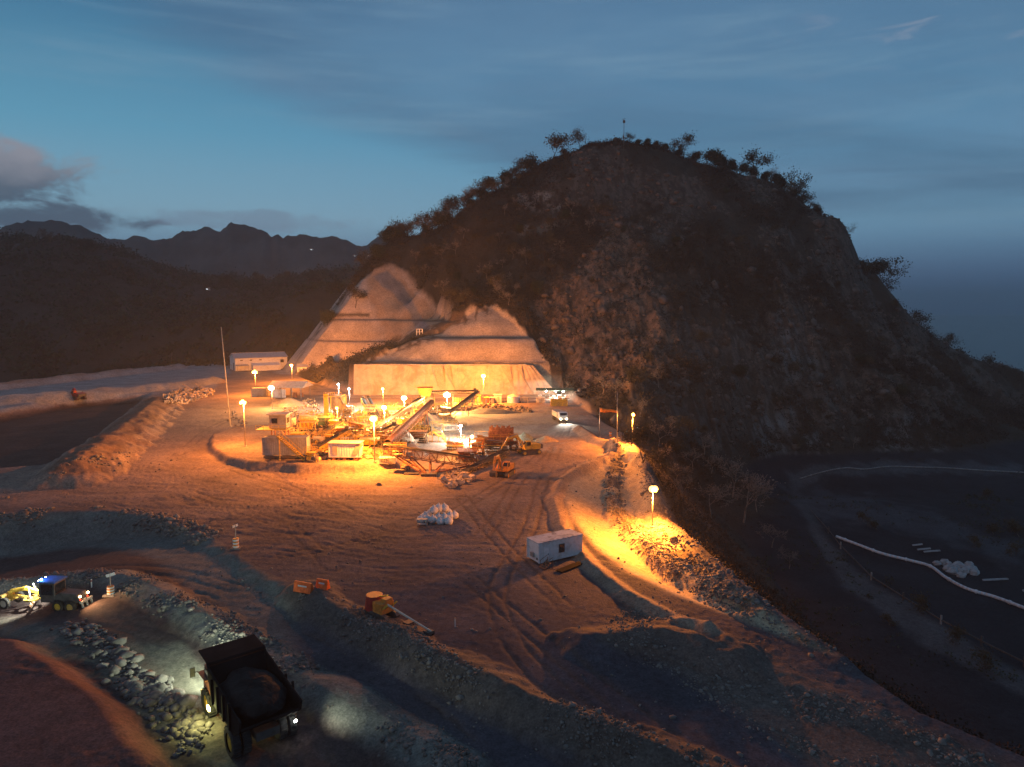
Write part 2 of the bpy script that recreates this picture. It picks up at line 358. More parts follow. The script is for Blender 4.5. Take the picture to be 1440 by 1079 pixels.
def build_ground():
    nc = 960
    th = np.linspace(R(-50), R(50), nc); r = np.concatenate([np.geomspace(13, 270, 640), np.linspace(270.5, 450, 440), np.geomspace(452, 1300, 150)]); nr = len(r)
    Rr, T = np.meshgrid(r, th, indexing='ij'); X = (Rr*np.sin(T)).ravel(); Y = (Rr*np.cos(T)).ravel()
    Z, a = height(X, Y, True, True)
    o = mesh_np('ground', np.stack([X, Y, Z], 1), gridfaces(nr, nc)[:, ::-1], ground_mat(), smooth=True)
    o['kind'] = 'structure'
    px, py = proj(X, Y, Z)
    C = np.empty((len(X), 4)); C[:, 3] = 1
    def put(mask, col, rough=None):
        C[:, :3] = C[:, :3]*(1-mask[:,None]) + np.array(col)*mask[:,None]
        if rough is not None: C[:, 3] = C[:, 3]*(1-mask) + rough*mask
    C[:, :3] = (.25,.18,.14)
    nz = fbm(X*.05, Y*.05, 5, 201); nz2 = fbm(X*.2, Y*.2, 4, 205)
    def pm(poly, soft=5, jit=10):
        jx = (nz-.5)*jit*2; jy = (nz2-.5)*jit*2
        return sst(sd(px+jx, py+jy, poly), -soft, soft)
    iny = 1-sst(-a['dy'], 0, 3)
    put(iny*sst(nz, .45, .65)*.6, (.20,.15,.125))
    # compacted surfaces, with lamplight falloff painted into the albedo
    put(iny*pm([(560,780),(700,790),(820,870),(980,955),(1200,1090),(1000,1400),(700,1100),(640,960),(470,850)], 26), (.07,.078,.09), .25)  # blue-grey road, painted darker to mimic lamplight dying out
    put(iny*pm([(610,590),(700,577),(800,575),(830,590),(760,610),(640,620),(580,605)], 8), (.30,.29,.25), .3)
    put(iny*sst(py+(nz-.5)*90, 655, 790)*.93, (.062,.058,.070))  # soil darkened toward the camera to imitate fading lamplight
    put(iny*pm([(620,700),(760,690),(790,740),(750,830),(620,800)], 25)*.7, (.135,.12,.125), .5)
    put(iny*a['tr']*.6, (.085,.06,.05))
    s1 = sst(sd(X, Y, ROAD1), 6, 9); put(s1, (.075,.052,.048), .45)
    emb = sst(sd(X, Y, ROAD1), -1, 1)*(1-sst(sd(X, Y, ROAD1), 7, 10))*sst(-px, -440, -380); put(emb, (.125,.13,.12), .35)
    put(sst(3.6-dline(X, Y, BERM2), 0, 2), (.17,.165,.145), 1.2)
    put(sst(sd(X, Y, MOUND), 0, 1.5), (.135,.066,.058), .35)
    gr = pm([(0,870),(90,880),(170,900),(260,900),(300,960),(330,1100),(230,1040),(130,940),(0,890)], 8); put(gr*s1, (.14,.125,.10), .3)
    put(sst(4-dline(X, Y, BERM1), 0, 2), (.11,.092,.08), 1.3)
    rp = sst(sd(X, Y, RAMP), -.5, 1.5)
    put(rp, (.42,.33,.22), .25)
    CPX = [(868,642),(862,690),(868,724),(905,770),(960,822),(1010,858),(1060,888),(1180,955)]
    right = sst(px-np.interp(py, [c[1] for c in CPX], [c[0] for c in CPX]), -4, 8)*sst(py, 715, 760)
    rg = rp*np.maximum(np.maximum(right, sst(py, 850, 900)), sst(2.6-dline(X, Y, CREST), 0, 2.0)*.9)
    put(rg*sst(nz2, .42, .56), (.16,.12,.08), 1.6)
    put(iny*pm([(880,840),(990,870),(1100,930),(1440,1085),(1440,1200),(1180,1100),(980,960),(840,900)], 12), (.12,.092,.08), 1.5)
    put(iny*sst(2.4-dline(X, Y, RIM[:9]), 0, 1.5), (.27,.20,.15), .9)
    put(iny*sst(7-dline(X, Y, PITBERM), 0, 3), (.17,.11,.08), 1.2)
    put(sst(sd(X, Y, PIT), 2, 6), (.07,.05,.042), .6)  # pit floor darkened: the berm's shade is put into the soil colour
    put(iny*pm([(-400,560),(0,540),(250,513),(300,513),(330,520),(300,545),(215,555),(0,580),(-400,600)], 3, 4), (.27,.26,.25), .4)
    # natural ground
    out = sst(-a['dy'], 0, 3)
    veg = out
    nearh = sst(460-Y, 0, 30)
    put(veg, (.048,.040,.030), 1.6)
    gx = ridged(X*.045+nz*1.2, Y*.02, 4, 231, .6)
    slope = sst(zmslope(X, Y, a['zn'], nr, nc), .75, 1.5)
    rock = out*nearh*sst(gx*.55+nz*.6+slope*.22, .67, .80)*sst(Z, -24, -8)*sst(px, 735, 800)
    nz3 = fbm(X*.55, Y*.4, 4, 241, .65); rb = .25+.75*sst(nz3, .38, .62)
    put(rock*.9*rb, (.118,.098,.082), 2.4)
    tri = pm([(745,430),(800,380),(872,308),(905,345),(935,420),(960,500),(880,560),(820,550),(790,510)], 9, 16)*out*nearh*(Y < 420)
    put(tri*sst(nz2*.6+gx*.5, .42, .60)*rb, (.20,.135,.095), 2.6)
    put(pm([(725,275),(770,272),(812,292),(800,300),(740,298),(720,290)], 5, 14)*(Y < 425)*(Y > 350)*sst(nz2, .4, .6), (.26,.24,.21), 1.8)
    put(pm([(720,325),(770,310),(800,312),(770,322),(730,332)], 4, 8)*(Y < 425)*(Y > 350), (.17,.16,.13), 1)
    for c in ([(1070,600),(1110,560),(1150,600),(1160,655),(1080,655)], [(1240,600),(1280,565),(1330,600),(1340,650),(1230,655)], [(1085,520),(1100,440),(1135,450),(1150,520),(1120,560)]):
        put(pm(c, 12, 26)*out*nearh*sst(nz2, .35, .6)*.9*rb, (.17,.165,.155), 1.4)
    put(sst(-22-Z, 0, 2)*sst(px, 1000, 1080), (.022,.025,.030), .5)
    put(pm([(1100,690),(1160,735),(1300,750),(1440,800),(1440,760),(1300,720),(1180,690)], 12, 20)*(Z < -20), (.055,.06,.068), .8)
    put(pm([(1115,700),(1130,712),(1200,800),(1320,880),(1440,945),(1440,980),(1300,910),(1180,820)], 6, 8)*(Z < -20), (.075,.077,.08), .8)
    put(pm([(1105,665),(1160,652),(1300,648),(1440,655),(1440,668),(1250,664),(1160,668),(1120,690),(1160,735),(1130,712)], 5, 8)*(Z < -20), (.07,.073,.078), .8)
    # cut slopes
    conc = a['c1']; soil = (.37,.27,.185)
    put(conc, (.40,.33,.27), .35)
    put(a['c1']*pm([(515,388),(550,377),(590,420),(640,455),(590,500),(505,520),(545,470)], 4, 12), soil, .9)
    put(a['c1']*pm([(525,390),(545,381),(565,400),(600,455),(612,468),(590,470),(570,430)], 3, 4), (.19,.19,.195), .3)
    put(sst(a['c2'], 0, .6), (.40,.32,.24), .5)
    st = pm([(445,550),(500,522),(535,500),(590,483),(650,458),(692,440),(694,428),(650,440),(590,464),(520,492),(480,512),(430,543)], 4, 14)*(Y > 290)*(Y < 400)
    put(st*sst(nz2, .30, .45)*.9, (.075,.05,.035), 1.6)
    for poly in ([(460,441),(520,441),(520,445),(460,445)],):
        put(pm(poly, 1.5, 1)*(Y > 380), (.08,.07,.06))
    # bench gutters
    for lv, c in ((12.8, a['c2']), (23.2, a['c2']), (18.5, a['c1']), (30.5, a['c1'])):
        put((c > .5)*np.exp(-((Z-lv-.3)/.42)**2)*.75, (.11,.085,.065))
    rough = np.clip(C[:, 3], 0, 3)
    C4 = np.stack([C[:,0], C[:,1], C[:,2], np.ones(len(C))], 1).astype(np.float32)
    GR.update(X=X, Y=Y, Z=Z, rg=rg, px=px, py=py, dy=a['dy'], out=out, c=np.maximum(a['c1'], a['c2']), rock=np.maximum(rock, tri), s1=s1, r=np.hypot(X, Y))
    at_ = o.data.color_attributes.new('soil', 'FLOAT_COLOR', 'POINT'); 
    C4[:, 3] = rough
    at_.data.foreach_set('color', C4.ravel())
    return o
def zmslope(X, Y, Z, nr, nc):
    z = Z.reshape(nr, nc); x = X.reshape(nr, nc); y = Y.reshape(nr, nc)
    dz = np.gradient(z, axis=0); dr = np.hypot(np.gradient(x, axis=0), np.gradient(y, axis=0))
    dz2 = np.gradient(z, axis=1); dr2 = np.hypot(np.gradient(x, axis=1), np.gradient(y, axis=1))
    return np.hypot(dz/dr, dz2/dr2).ravel()
import time
_t = time.time()
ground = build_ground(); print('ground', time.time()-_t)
# ---------------------------------------------------------------- builders
class MB:
    def __init__(s): s.v = []; s.f = []
    def add(s, v, f):
        k = len(s.v); s.v += [tuple(p) for p in v]; s.f += [tuple(i+k for i in q) for q in f]; return s
    def box(s, c, d, rz=0, ry=0, rx=0, taper=1.0):
        M = Matrix.Translation(c) @ Matrix.Rotation(rz, 4, 'Z') @ Matrix.Rotation(ry, 4, 'Y') @ Matrix.Rotation(rx, 4, 'X')
        v = [M @ Vector((x*d[0]/2*(taper if z > 0 else 1), y*d[1]/2*(taper if z > 0 else 1), z*d[2]/2)) for x in (-1,1) for y in (-1,1) for z in (-1,1)]
        return s.add(v, [(0,1,3,2),(4,6,7,5),(0,4,5,1),(2,3,7,6),(0,2,6,4),(1,5,7,3)])
    def beam(s, p, q, a=.2, b=None):
        p, q = Vector(p), Vector(q); d = q-p; Ln = d.length
        if Ln < 1e-5: return s
        d /= Ln; up = Vector((0,0,1)) if abs(d.z) < .95 else Vector((1,0,0))
        sx = d.cross(up).normalized()*(a/2); sy = sx.cross(d).normalized()*((b or a)/2)
        v = [o + i*sx + j*sy for o in (p, q) for i, j in ((-1,-1),(1,-1),(1,1),(-1,1))]
        return s.add(v, [(3,2,1,0),(4,5,6,7),(0,1,5,4),(1,2,6,5),(2,3,7,6),(3,0,4,7)])
    def tube(s, p, q, r0, r1=None, n=10, cap=True):
        r1 = r0 if r1 is None else r1
        p, q = Vector(p), Vector(q); d = (q-p).normalized(); up = Vector((0,0,1)) if abs(d.z) < .95 else Vector((1,0,0))
        a = d.cross(up).normalized(); b = a.cross(d)
        v = [o + (a*math.cos(t*2*math.pi/n) + b*math.sin(t*2*math.pi/n))*r for o, r in ((p, r0), (q, r1)) for t in range(n)]
        f = [(t, t+n, (t+1) % n+n, (t+1) % n) for t in range(n)]
        if cap: f += [tuple(range(n)), tuple(range(2*n-1, n-1, -1))]
        return s.add(v, f)
    def path(s, pts, r, n=6):
        for a, b in zip(pts, pts[1:]): s.tube(a, b, r, r, n)
        return s
    def prism(s, poly, y0, y1, fn=None):     # poly in xz, extruded along y
        n = len(poly); v = [(x, y0, z) for x, z in poly] + [(x, y1, z) for x, z in poly]
        if fn: v = [fn(p) for p in v]
        return s.add(v, [tuple(range(n)), tuple(range(2*n-1, n-1, -1))] + [(i, i+n, (i+1) % n+n, (i+1) % n) for i in range(n)])
    def ball(s, c, r, n=8, m=5, sq=(1,1,1), jit=0):
        v = [(c[0], c[1], c[2]-r*sq[2])]
        for j in range(1, m):
            a = -math.pi/2 + math.pi*j/m
            for i in range(n):
                t = 2*math.pi*i/n; k = 1+random.uniform(-jit, jit)
                v.append((c[0]+r*k*sq[0]*math.cos(a)*math.cos(t), c[1]+r*k*sq[1]*math.cos(a)*math.sin(t), c[2]+r*k*sq[2]*math.sin(a)))
        v.append((c[0], c[1], c[2]+r*sq[2])); f = [(0, 1+(i+1) % n, 1+i) for i in range(n)]
        for j in range(m-2):
            for i in range(n): f.append((1+j*n+i, 1+j*n+(i+1) % n, 1+(j+1)*n+(i+1) % n, 1+(j+1)*n+i))
        e = len(v)-1; f += [(e, 1+(m-2)*n+i, 1+(m-2)*n+(i+1) % n) for i in range(n)]
        return s.add(v, f)
    def build(s, name, m, parent=None, smooth=False, bevel=0):
        me = bpy.data.meshes.new(name); me.from_pydata(s.v, [], s.f); me.update()
        if smooth: me.polygons.foreach_set('use_smooth', [True]*len(me.polygons))
        me.materials.append(m); o = bpy.data.objects.new(name, me); COL.objects.link(o)
        if parent is not None: o.parent = parent
        if bevel: b = o.modifiers.new('bevel', 'BEVEL'); b.width = bevel; b.segments = 2; b.limit_method = 'ANGLE'
        return o
def tag(o, label=None, cat=None, group=None, kind=None):
    if label: o['label'] = label
    if cat: o['category'] = cat
    if group: o['group'] = group
    if kind: o['kind'] = kind
    return o
def thing(name, label, cat, loc=(0,0,0), rz=0, group=None):
    o = bpy.data.objects.new(name, None); COL.objects.link(o); o.location = [float(c) for c in loc]; o.rotation_euler = (0, 0, rz)
    o.empty_display_size = .5
    return tag(o, label, cat, group)
def dup(root, loc, rz=0, sc=1, label=None, group=None):
    r = root.copy(); COL.objects.link(r); r.location = [float(c) for c in loc]; r.rotation_euler = (0, 0, rz); r.scale = (sc,)*3 if not hasattr(sc, '__len__') else sc
    if label: r['label'] = label
    if group: r['group'] = group
    for ch in list(root.children):
        c = ch.copy(); COL.objects.link(c); c.parent = r
        for g in ch.children:
            d = g.copy(); COL.objects.link(d); d.parent = c
    return r
def heading(a, b): return math.atan2(b[1]-a[1], b[0]-a[0])
# ---------------------------------------------------------------- materials of things
STEEL = mat('galvanised_steel', (.36,.35,.33), .45, .6, dirt=(.22,.14,.09), damt=.6)
DSTEEL = mat('dark_steel', (.10,.095,.09), .6, .3, dirt=(.2,.11,.06))
RUST = mat('rusty_steel', (.30,.13,.07), .85, .1, dirt=(.14,.07,.04), var=.4)
YEL = mat('yellow_paint', (.62,.38,.05), .55, dirt=(.35,.22,.12), damt=.7)
ORG = mat('orange_paint', (.60,.22,.04), .55, dirt=(.28,.16,.10), damt=.7)
WHITE = mat('white_panel', (.68,.68,.67), .5, dirt=(.42,.34,.26), damt=.45, var=.06)
CREAM = mat('cream_panel', (.55,.50,.42), .6, dirt=(.36,.27,.19), damt=.6, var=.1)
GREY = mat('grey_panel', (.30,.29,.28), .65, dirt=(.2,.15,.11), damt=.6, var=.12)
RUBBER = mat('black_rubber', (.025,.025,.025), .8, dirt=(.12,.09,.07), damt=.5)
GLASS = mat('dark_glass', (.02,.025,.03), .08, spec=.8)
BLUEP = mat('blue_paint', (.05,.12,.32), .45, dirt=(.10,.12,.2))
REDP = mat('red_paint', (.34,.035,.025), .5, dirt=(.16,.05,.04))
GREENP = mat('faded_green_paint', (.10,.20,.14), .6, dirt=(.2,.15,.1))
CONC = mat('concrete', (.36,.34,.31), .9, bump=.02)
CLOTH = mat('white_woven_sack', (.62,.62,.62), .9, bump=.03, scale=6, dirt=(.4,.33,.26))
BARK = mat('pale_bark', (.22,.185,.15), .95, var=.4)
DBARK = mat('dark_bark', (.07,.058,.045), .95, var=.4)
LEAF = mat('dry_leaf', (.075,.062,.032), .9, var=.5, scale=.15)
LEAFG = mat('dark_green_leaf', (.035,.045,.022), .9, var=.5, scale=.15)
LEAFB = mat('brown_scrub_leaf', (.048,.040,.028), .95, var=.6, scale=.06)
STONE = mat('broken_rock', (.165,.145,.13), .95, var=.45, scale=.9, bump=.05)
SHEET = mat('dusty_sheeting', (.42,.34,.26), .6, var=.12, scale=.5, dirt=(.22,.15,.10), dscale=.18, damt=.7, bump=.08)
SHEET2 = mat('worn_sheeting', (.36,.29,.21), .7, var=.15, dirt=(.2,.14,.09), dscale=.4)
# ---------------------------------------------------------------- sea, far mountains, haze
def far_ridge(name, pts, Y, depth, seed, col, amp):
    m = mat('rock_'+name, col, .95, var=.35, scale=.012, bump=6)
    xs = np.linspace(pts[0][0], pts[-1][0], 420); ys = np.interp(xs, [p[0] for p in pts], [p[1] for p in pts])
    ys = ys - 5 + (ridged(xs*.03, xs*0, 5, seed+2, .6)-.5)*16
    top = np.array([at(x, y, Y) for x, y in zip(xs, ys)])
    rows = 60; V = []
    for k in range(rows):
        u = k/(rows-1)*2-1       # -1 near foot, 0 crest, 1 back foot
        YY = Y + u*depth; f = 1-abs(u)**.8
        X = top[:, 0]*(1 if u > 0 else YY/Y); n = ridged(X*.0042+.4*u, np.full_like(X, YY*.0016), 5, seed, .55)-.5
        Z = -50 + (top[:, 2]+50)*f + n*amp*(abs(u)+.1)*1.6*(1-abs(u)*.5) + (fbm(X*.02, np.full_like(X, YY*.02), 3, seed+9)-.5)*amp*.16
        V.append(np.stack([X, np.full_like(X, YY), Z], 1))
    VV = np.concatenate(V); FF = gridfaces(rows, len(xs)); o = mesh_np(name, VV, FF, m, smooth=True); o['kind'] = 'structure'
    return BVHTree.FromPolygons([tuple(v) for v in VV], [tuple(int(i) for i in f) for f in FF])
MTN = far_ridge('mountains', [(-500,330),(-200,322),(-80,318),(0,316),(28,313),(48,308),(72,307),(84,309),(98,318),(125,326),(150,332),(180,329),(215,337),(232,328),(258,320),(275,320),(292,314),(305,318),(325,314),(345,319),(368,323),(385,330),(415,331),(430,329),(452,332),(475,334),(495,341),(520,345),(540,335),(560,342),(640,350),(800,380),(1100,420)], 1350, 400, 301, (.075,.068,.06), 130)
def sea():
    m = bpy.data.materials.new('sea_water'); m.use_nodes = True; t = NT(m.node_tree); b = t.n['Principled BSDF']
    b.inputs['Base Color'].default_value = (.012,.022,.034,1); b.inputs['Roughness'].default_value = .35
    g = t.new('ShaderNodeNewGeometry').outputs['Position']
    bp = t.new('ShaderNodeBump'); bp.inputs['Distance'].default_value = 1.2; t.link(t.noise(g, .06, 5, .6), bp.inputs['Height']); t.link(bp.outputs[0], b.inputs['Normal'])
    o = mesh_np('sea', [(-9000,-800,-41),(14500,-800,-41),(14500,14500,-41),(-9000,14500,-41)], [(0,1,2,3)], m); o['kind'] = 'structure'
sea()
def haze():
    m = bpy.data.materials.new('haze_air'); m.use_nodes = True; t = NT(m.node_tree); t.n.remove(t.n['Principled BSDF'])
    v = t.new('ShaderNodeVolumePrincipled'); v.inputs['Color'].default_value = (.86,.88,.92,1); v.inputs['Density'].default_value = HAZE; v.inputs['Anisotropy'].default_value = .1
    t.link(v.outputs[0], t.n['Material Output'].inputs['Volume'])
    b = MB(); b.box((2750, 6400, 140), (24000, 17000, 480)); o = b.build('haze', m); o['kind'] = 'stuff'; o.visible_shadow = True
HAZE = 0.00016
haze()
# ---------------------------------------------------------------- retaining wall at the foot of the cut
def wall():
    a, b = at(497,553,296.4), at(785,553,296.4); Lw = b[0]-a[0]
    r = thing('retaining_wall', 'tall pale sheeted wall along the foot of the terraced cut slope behind the plant', 'retaining wall', (a[0], a[1], 0))
    xs = np.linspace(0, Lw, 300); zs = np.linspace(-.6, 12.6, 26)
    Xg, Zg = np.meshgrid(xs, zs, indexing='ij')
    tilt = (Zg/12.6)*2.4
    Yg = tilt - (fbm(Xg*.16, Zg*.05, 4, 501)-.5)*1.0 - .35*np.abs(np.sin(Xg*.9+2*fbm(Xg*.1, Zg*.12, 2, 503)))*fbm(Xg*.07, Zg*.03, 2, 505)
    # the right end leans in and is cut on the slant
    Xg = np.where(Xg > Lw*.80, Lw*.80 + (Xg-Lw*.80)*(1-.62*Zg/12.6), Xg)
    V = np.stack([Xg, Yg, Zg + .25*np.sin(Xg*.21)*(Zg > 12)], -1).reshape(-1, 3)
    mesh_np('wall_sheeting', V, gridfaces(300, 26)[:, ::-1], SHEET, r, True)
    cp_ = MB()
    for k in range(30):
        x0, x1 = Lw*.94*k/30, Lw*.94*(k+1)/30
        if x1 > Lw*.86: break
        cp_.beam((x0, 2.5, 12.75+.12*math.sin(k*2.2)), (x1, 2.5, 12.75+.12*math.sin(k*2.2+2.2)), .9, .3)
    cp_.build('coping', CONC, r)
    for (x0, x1, dx) in ((34.0, 38.5, 5), (38.8, 41.5, 7), (63.5, 67.5, 8), (70, 72.5, 8.5)):
        q = MB(); n = 10
        for s_ in range(n):
            t0, t1 = s_/n, (s_+1)/n
            def P_(t, e):
                xa = x0*(1-t) + (x0+dx)*t if e == 0 else x1*(1-t*.0) + dx*.15*t
                if e == 0: xa = x0 + (dx-.8)*t
                else: xa = max(x1 + dx*.3*t, x0+(dx-.8)*t+.4)
                return (xa, 2.2*(1-t) - .75 - .25*math.sin(t*5+e), 12.4*(1-t)-.2)
            q.add([P_(t0,0), P_(t0,1), P_(t1,1), P_(t1,0)], [(0,1,2,3)])
        o = q.build('loose_sheet', SHEET2, r); md = o.modifiers.new('thick', 'SOLIDIFY'); md.thickness = .06
    for x in range(3, int(Lw*.82), 7):
        s_ = MB(); s_.beam((x+.4*math.sin(x), -.55, .2), (x+.3*math.cos(x), 1.75, 12.3), .10, .08); s_.build('batten', SHEET2, r)
    return r
wall()
# ---------------------------------------------------------------- trees
def tube_arrays(segs, n):
    V = []; Fc = []
    for (p, q, r0, r1) in segs:
        d = q-p; d = d/(np.linalg.norm(d)+1e-9); up = np.array([0,0,1.]) if abs(d[2]) < .9 else np.array([1.,0,0])
        a = np.cross(d, up); a /= np.linalg.norm(a); b = np.cross(a, d); k = len(V)
        for o, r in ((p, r0), (q, r1)):
            for t in range(n):
                th = 2*math.pi*t/n; V.append(o + (a*math.cos(th)+b*math.sin(th))*r)
        for t in range(n): Fc.append((k+t, k+t+n, k+(t+1) % n+n, k+(t+1) % n))
    return V, Fc
def tree_proto(name, label, cat, seed, h, spread, leaf, nleaf, lm, bm, levels=4, lean=.1, umbrella=0):
    rg = np.random.default_rng(seed); big = []; twig = []; tips = []
    def grow(p, d, ln, r, lv):
        n = 3
        for k in range(n):
            d = d + rg.normal(0, .14+.05*lv, 3) + np.array([0,0,.06 if not umbrella else -.02*lv]); d /= np.linalg.norm(d)
            q = p + d*ln/n; r2 = r*.84
            (big if r > .055 else twig).append((p, q, r, r2)); p, r = q, r2
            if lv >= 1 and k > 0 and lv < levels:
                e = d + rg.normal(0, .75, 3)*np.array([1,1,.45]); e /= np.linalg.norm(e); grow(p, e, ln*.55, r*.6, lv+1)
        if lv >= 2: tips.append(p)
        if lv < levels:
            for _ in range(3 if lv < 2 else 2):
                e = d*(.6) + rg.normal(0, spread, 3)*np.array([1,1,.5]) + np.array([0,0,.15]); e /= np.linalg.norm(e)
                grow(p, e, ln*rg.uniform(.6,.85), r*.68, lv+1)
    grow(np.zeros(3)-np.array([0,0,.4]), np.array([lean*rg.normal(), lean*rg.normal(), 1.]), h*.34, h*.021, 0)
    allp = np.array([s[1] for s in big+twig]); sc = h/allp[:,2].max()
    r = thing(name, label, cat)
    V, Fc = tube_arrays([(a*sc, b*sc, c, d) for a, b, c, d in big], 5); mesh_np('trunk', V, Fc, bm, r)
    V, Fc = tube_arrays([(a*sc, b*sc, max(c, .035), max(d, .022)) for a, b, c, d in twig], 3)
    tp = np.array(tips)*sc
    if nleaf:
        c = tp[rg.integers(0, len(tp), nleaf)] + rg.normal(0, leaf*1.9, (nleaf, 3))*np.array([1,1,.7])
        a = rg.normal(0, 1, (nleaf, 3)); a /= np.linalg.norm(a, axis=1)[:,None]; b = np.cross(a, rg.normal(0, 1, (nleaf, 3))); b /= np.linalg.norm(b, axis=1)[:,None]
        s = leaf*rg.uniform(.35, .8, (nleaf, 1))
        q = np.stack([c-a*s, c+b*s*.6, c+a*s, c-b*s*.6], 1).reshape(-1, 3)
        k = len(V); V = list(V)+list(q); Fc = list(Fc)+[tuple(k+4*i+j for j in range(4)) for i in range(nleaf)]
    mesh_np('crown', V, Fc, lm, r)
    return r
PR = {
 'bare': [tree_proto('bare_tree', 'x', 'tree', 10+i, 9, .62, .3, 130, BARK, BARK) for i in range(3)],
 'thin': [tree_proto('thin_leafed_tree', 'x', 'tree', 20+i, 9, .55, .42, 900, LEAF, DBARK, umbrella=i % 2) for i in range(3)],
 'dense': [tree_proto('dense_tree', 'x', 'tree', 30+i, 8, .6, .5, 2600, LEAFG, DBARK) for i in range(3)],
 'bush': [tree_proto('dry_bush', 'x', 'bush', 40+i, 4.5, .9, .4, 420, LEAF, BARK, lean=.5) for i in range(2)]}
used = set()
def plant(kind, p, sc, label, group):
    pr = PR[kind][random.randrange(len(PR[kind]))]; rz = random.uniform(0, 6.3)
    loc = (p[0], p[1], p[2]-.15); s = (sc*random.uniform(.85,1.15), sc*random.uniform(.85,1.15), sc)
    if pr.name not in used:
        used.add(pr.name); pr.location = [float(c) for c in loc]; pr.rotation_euler = (0,0,rz); pr.scale = s; pr['label'] = label; pr['group'] = group; return pr
    return dup(pr, loc, rz, s, label, group)
def ridge_tree(px, py, Y, hpx, kind, label, group):
    p = at(px, py, Y)
    xs = np.full(41, p[0]); ys = np.linspace(Y-30, Y+30, 41); zz = height(xs, ys, False); k = np.argmax((zz-CAM_Z)/ys)
    p = np.array([xs[k], ys[k], zz[k]])
    h = hpx*Y/F*(.95 if kind == 'dense' else 1.1); p[2] -= h*(.28 if kind == 'dense' else .08); base = {'bare': 9, 'thin': 9, 'dense': 8, 'bush': 4.5}[kind]
    plant(kind, p, h/base, label, group)
SKY = [(548,348,18,'dense'),(562,343,15,'dense'),(578,337,16,'thin'),(592,330,20,'thin'),(606,324,24,'thin'),(622,316,20,'dense'),(636,308,26,'thin'),(650,300,18,'thin'),(664,292,20,'bare'),(682,284,22,'thin'),(698,274,16,'bare'),(714,266,14,'thin'),
 (731,258,14,'bush'),(745,252,26,'dense'),(757,246,20,'bush'),(775,238,34,'thin'),(788,226,14,'bush'),(816,216,24,'thin'),(889,207,13,'thin'),(900,209,10,'dense'),(912,212,14,'dense'),(927,215,12,'dense'),(942,219,12,'dense'),(966,226,28,'thin'),(985,232,18,'dense'),
 (1000,236,26,'dense'),(1014,238,24,'dense'),(1030,243,20,'dense'),(1046,248,18,'dense'),(1070,256,38,'thin'),(1084,262,18,'dense'),(1098,270,20,'dense'),(1112,280,22,'dense'),(1128,292,34,'thin'),(1143,300,28,'thin'),(1156,309,24,'thin'),(1186,316,9,'bare'),
 (1213,388,18,'bare'),(1226,402,18,'thin'),(1240,410,20,'thin'),(1256,424,26,'dense'),(1268,436,32,'thin'),(1277,446,24,'thin'),(1302,466,10,'bush'),(1315,476,22,'thin'),(1330,488,20,'thin'),(1350,500,18,'thin'),(1366,508,14,'bush'),(1384,516,12,'bush')]
for k in range(46):
    x = random.uniform(548, 735); SKY.append((x, float(np.interp(x, [548,600,640,690,735],[349,330,308,278,256])), random.uniform(10, 24), random.choice(['thin','bare','thin','bare','dense'])))
for k in range(26):
    x = random.uniform(935, 1180); SKY.append((x, float(np.interp(x, [935,1000,1060,1110,1180],[217,236,252,280,315])), random.uniform(9, 20), random.choice(['thin','dense','bare'])))
def ridgeY(px):
    c = [t for t in CTRL[25:51]]; return float(np.interp(px, [t[0] for t in c], [t[2] for t in c]))
for (px, py, hp, kd) in SKY:
    side_ = 'left shoulder' if px < 735 else 'summit' if px < 1180 else 'right slope'
    nm = {'bare': 'bare', 'thin': 'open crowned', 'dense': 'dense dark', 'bush': 'low bushy'}[kd]
    ridge_tree(px, py, ridgeY(px), hp*(1.5 if px > 1200 else 1.3 if px < 735 else 1.1), kd, f'{nm} tree standing against the sky on the {side_} of the hill', f'trees along the skyline of the hill')
HILLP = [(560,372),(600,345),(700,290),(740,262),(840,222),(900,225),(1050,262),(1140,305),(1195,350),(1205,400),(1290,465),(1400,530),(1400,600),(1330,630),(1250,640),(1100,640),(1000,590),(900,565),(830,545),(790,500),(755,470),(700,435),(640,450),(600,400)]
def rand_in(poly, n, y0=0):
    xs = [p[0] for p in poly]; ys = [p[1] for p in poly]; o = []
    while len(o) < n:
        x = random.uniform(min(xs), max(xs)); y = random.uniform(min(ys), max(ys))
        if inside(np.array([x]), np.array([y]), poly)[0]: o.append((x, y))
    return o
KN = {'bare': 'pale leafless tree', 'thin': 'thin crowned dark tree', 'dense': 'dense round dark tree', 'bush': 'low dry bush'}
LEFTW = [(565,375),(610,345),(700,295),(760,290),(860,300),(810,360),(750,420),(700,432),(640,450),(600,400)]
for x, y in rand_in(LEFTW, 58):
    k = random.choice(['bare','bare','thin','thin','bush']); p = hit(x, y)
    plant(k, p, random.uniform(.6, 1.15), KN[k]+(' high on the left flank below the skyline' if y < 330 else ' on the left flank right above the cut slopes' if y > 385 else ' halfway up the left flank of the hill'), 'dry trees on the left flank of the hill')
for x, y in rand_in(HILLP, 80):
    k = random.choice(['bare','thin','bush','bush','dense']); p = hit(x, y)
    plant(k, p, random.uniform(.45, .9), KN[k]+(' just under the summit' if y < 300 else ' on the far right slope' if x > 1150 else ' on the brown triangular rock face' if x < 950 else ' on the broad grey rock face')+(', low down near the valley' if y > 520 else ''), 'trees and bushes on the rocky face')
for x, y in [(910,600),(925,620),(940,600),(955,640),(965,610),(975,650),(990,630),(1000,660),(930,650),(950,670),(1010,640),(985,600),(900,575),(880,560),(865,553),(850,545),(905,640),(918,660),(970,680)]:
    plant(random.choice(['bare','bush','thin','bare']), hit(x, y+10), random.uniform(.7, 1.05), 'bare branched tree lit orange beside the lamps at the foot of the hill', 'bare trees between the lamps and the hill')
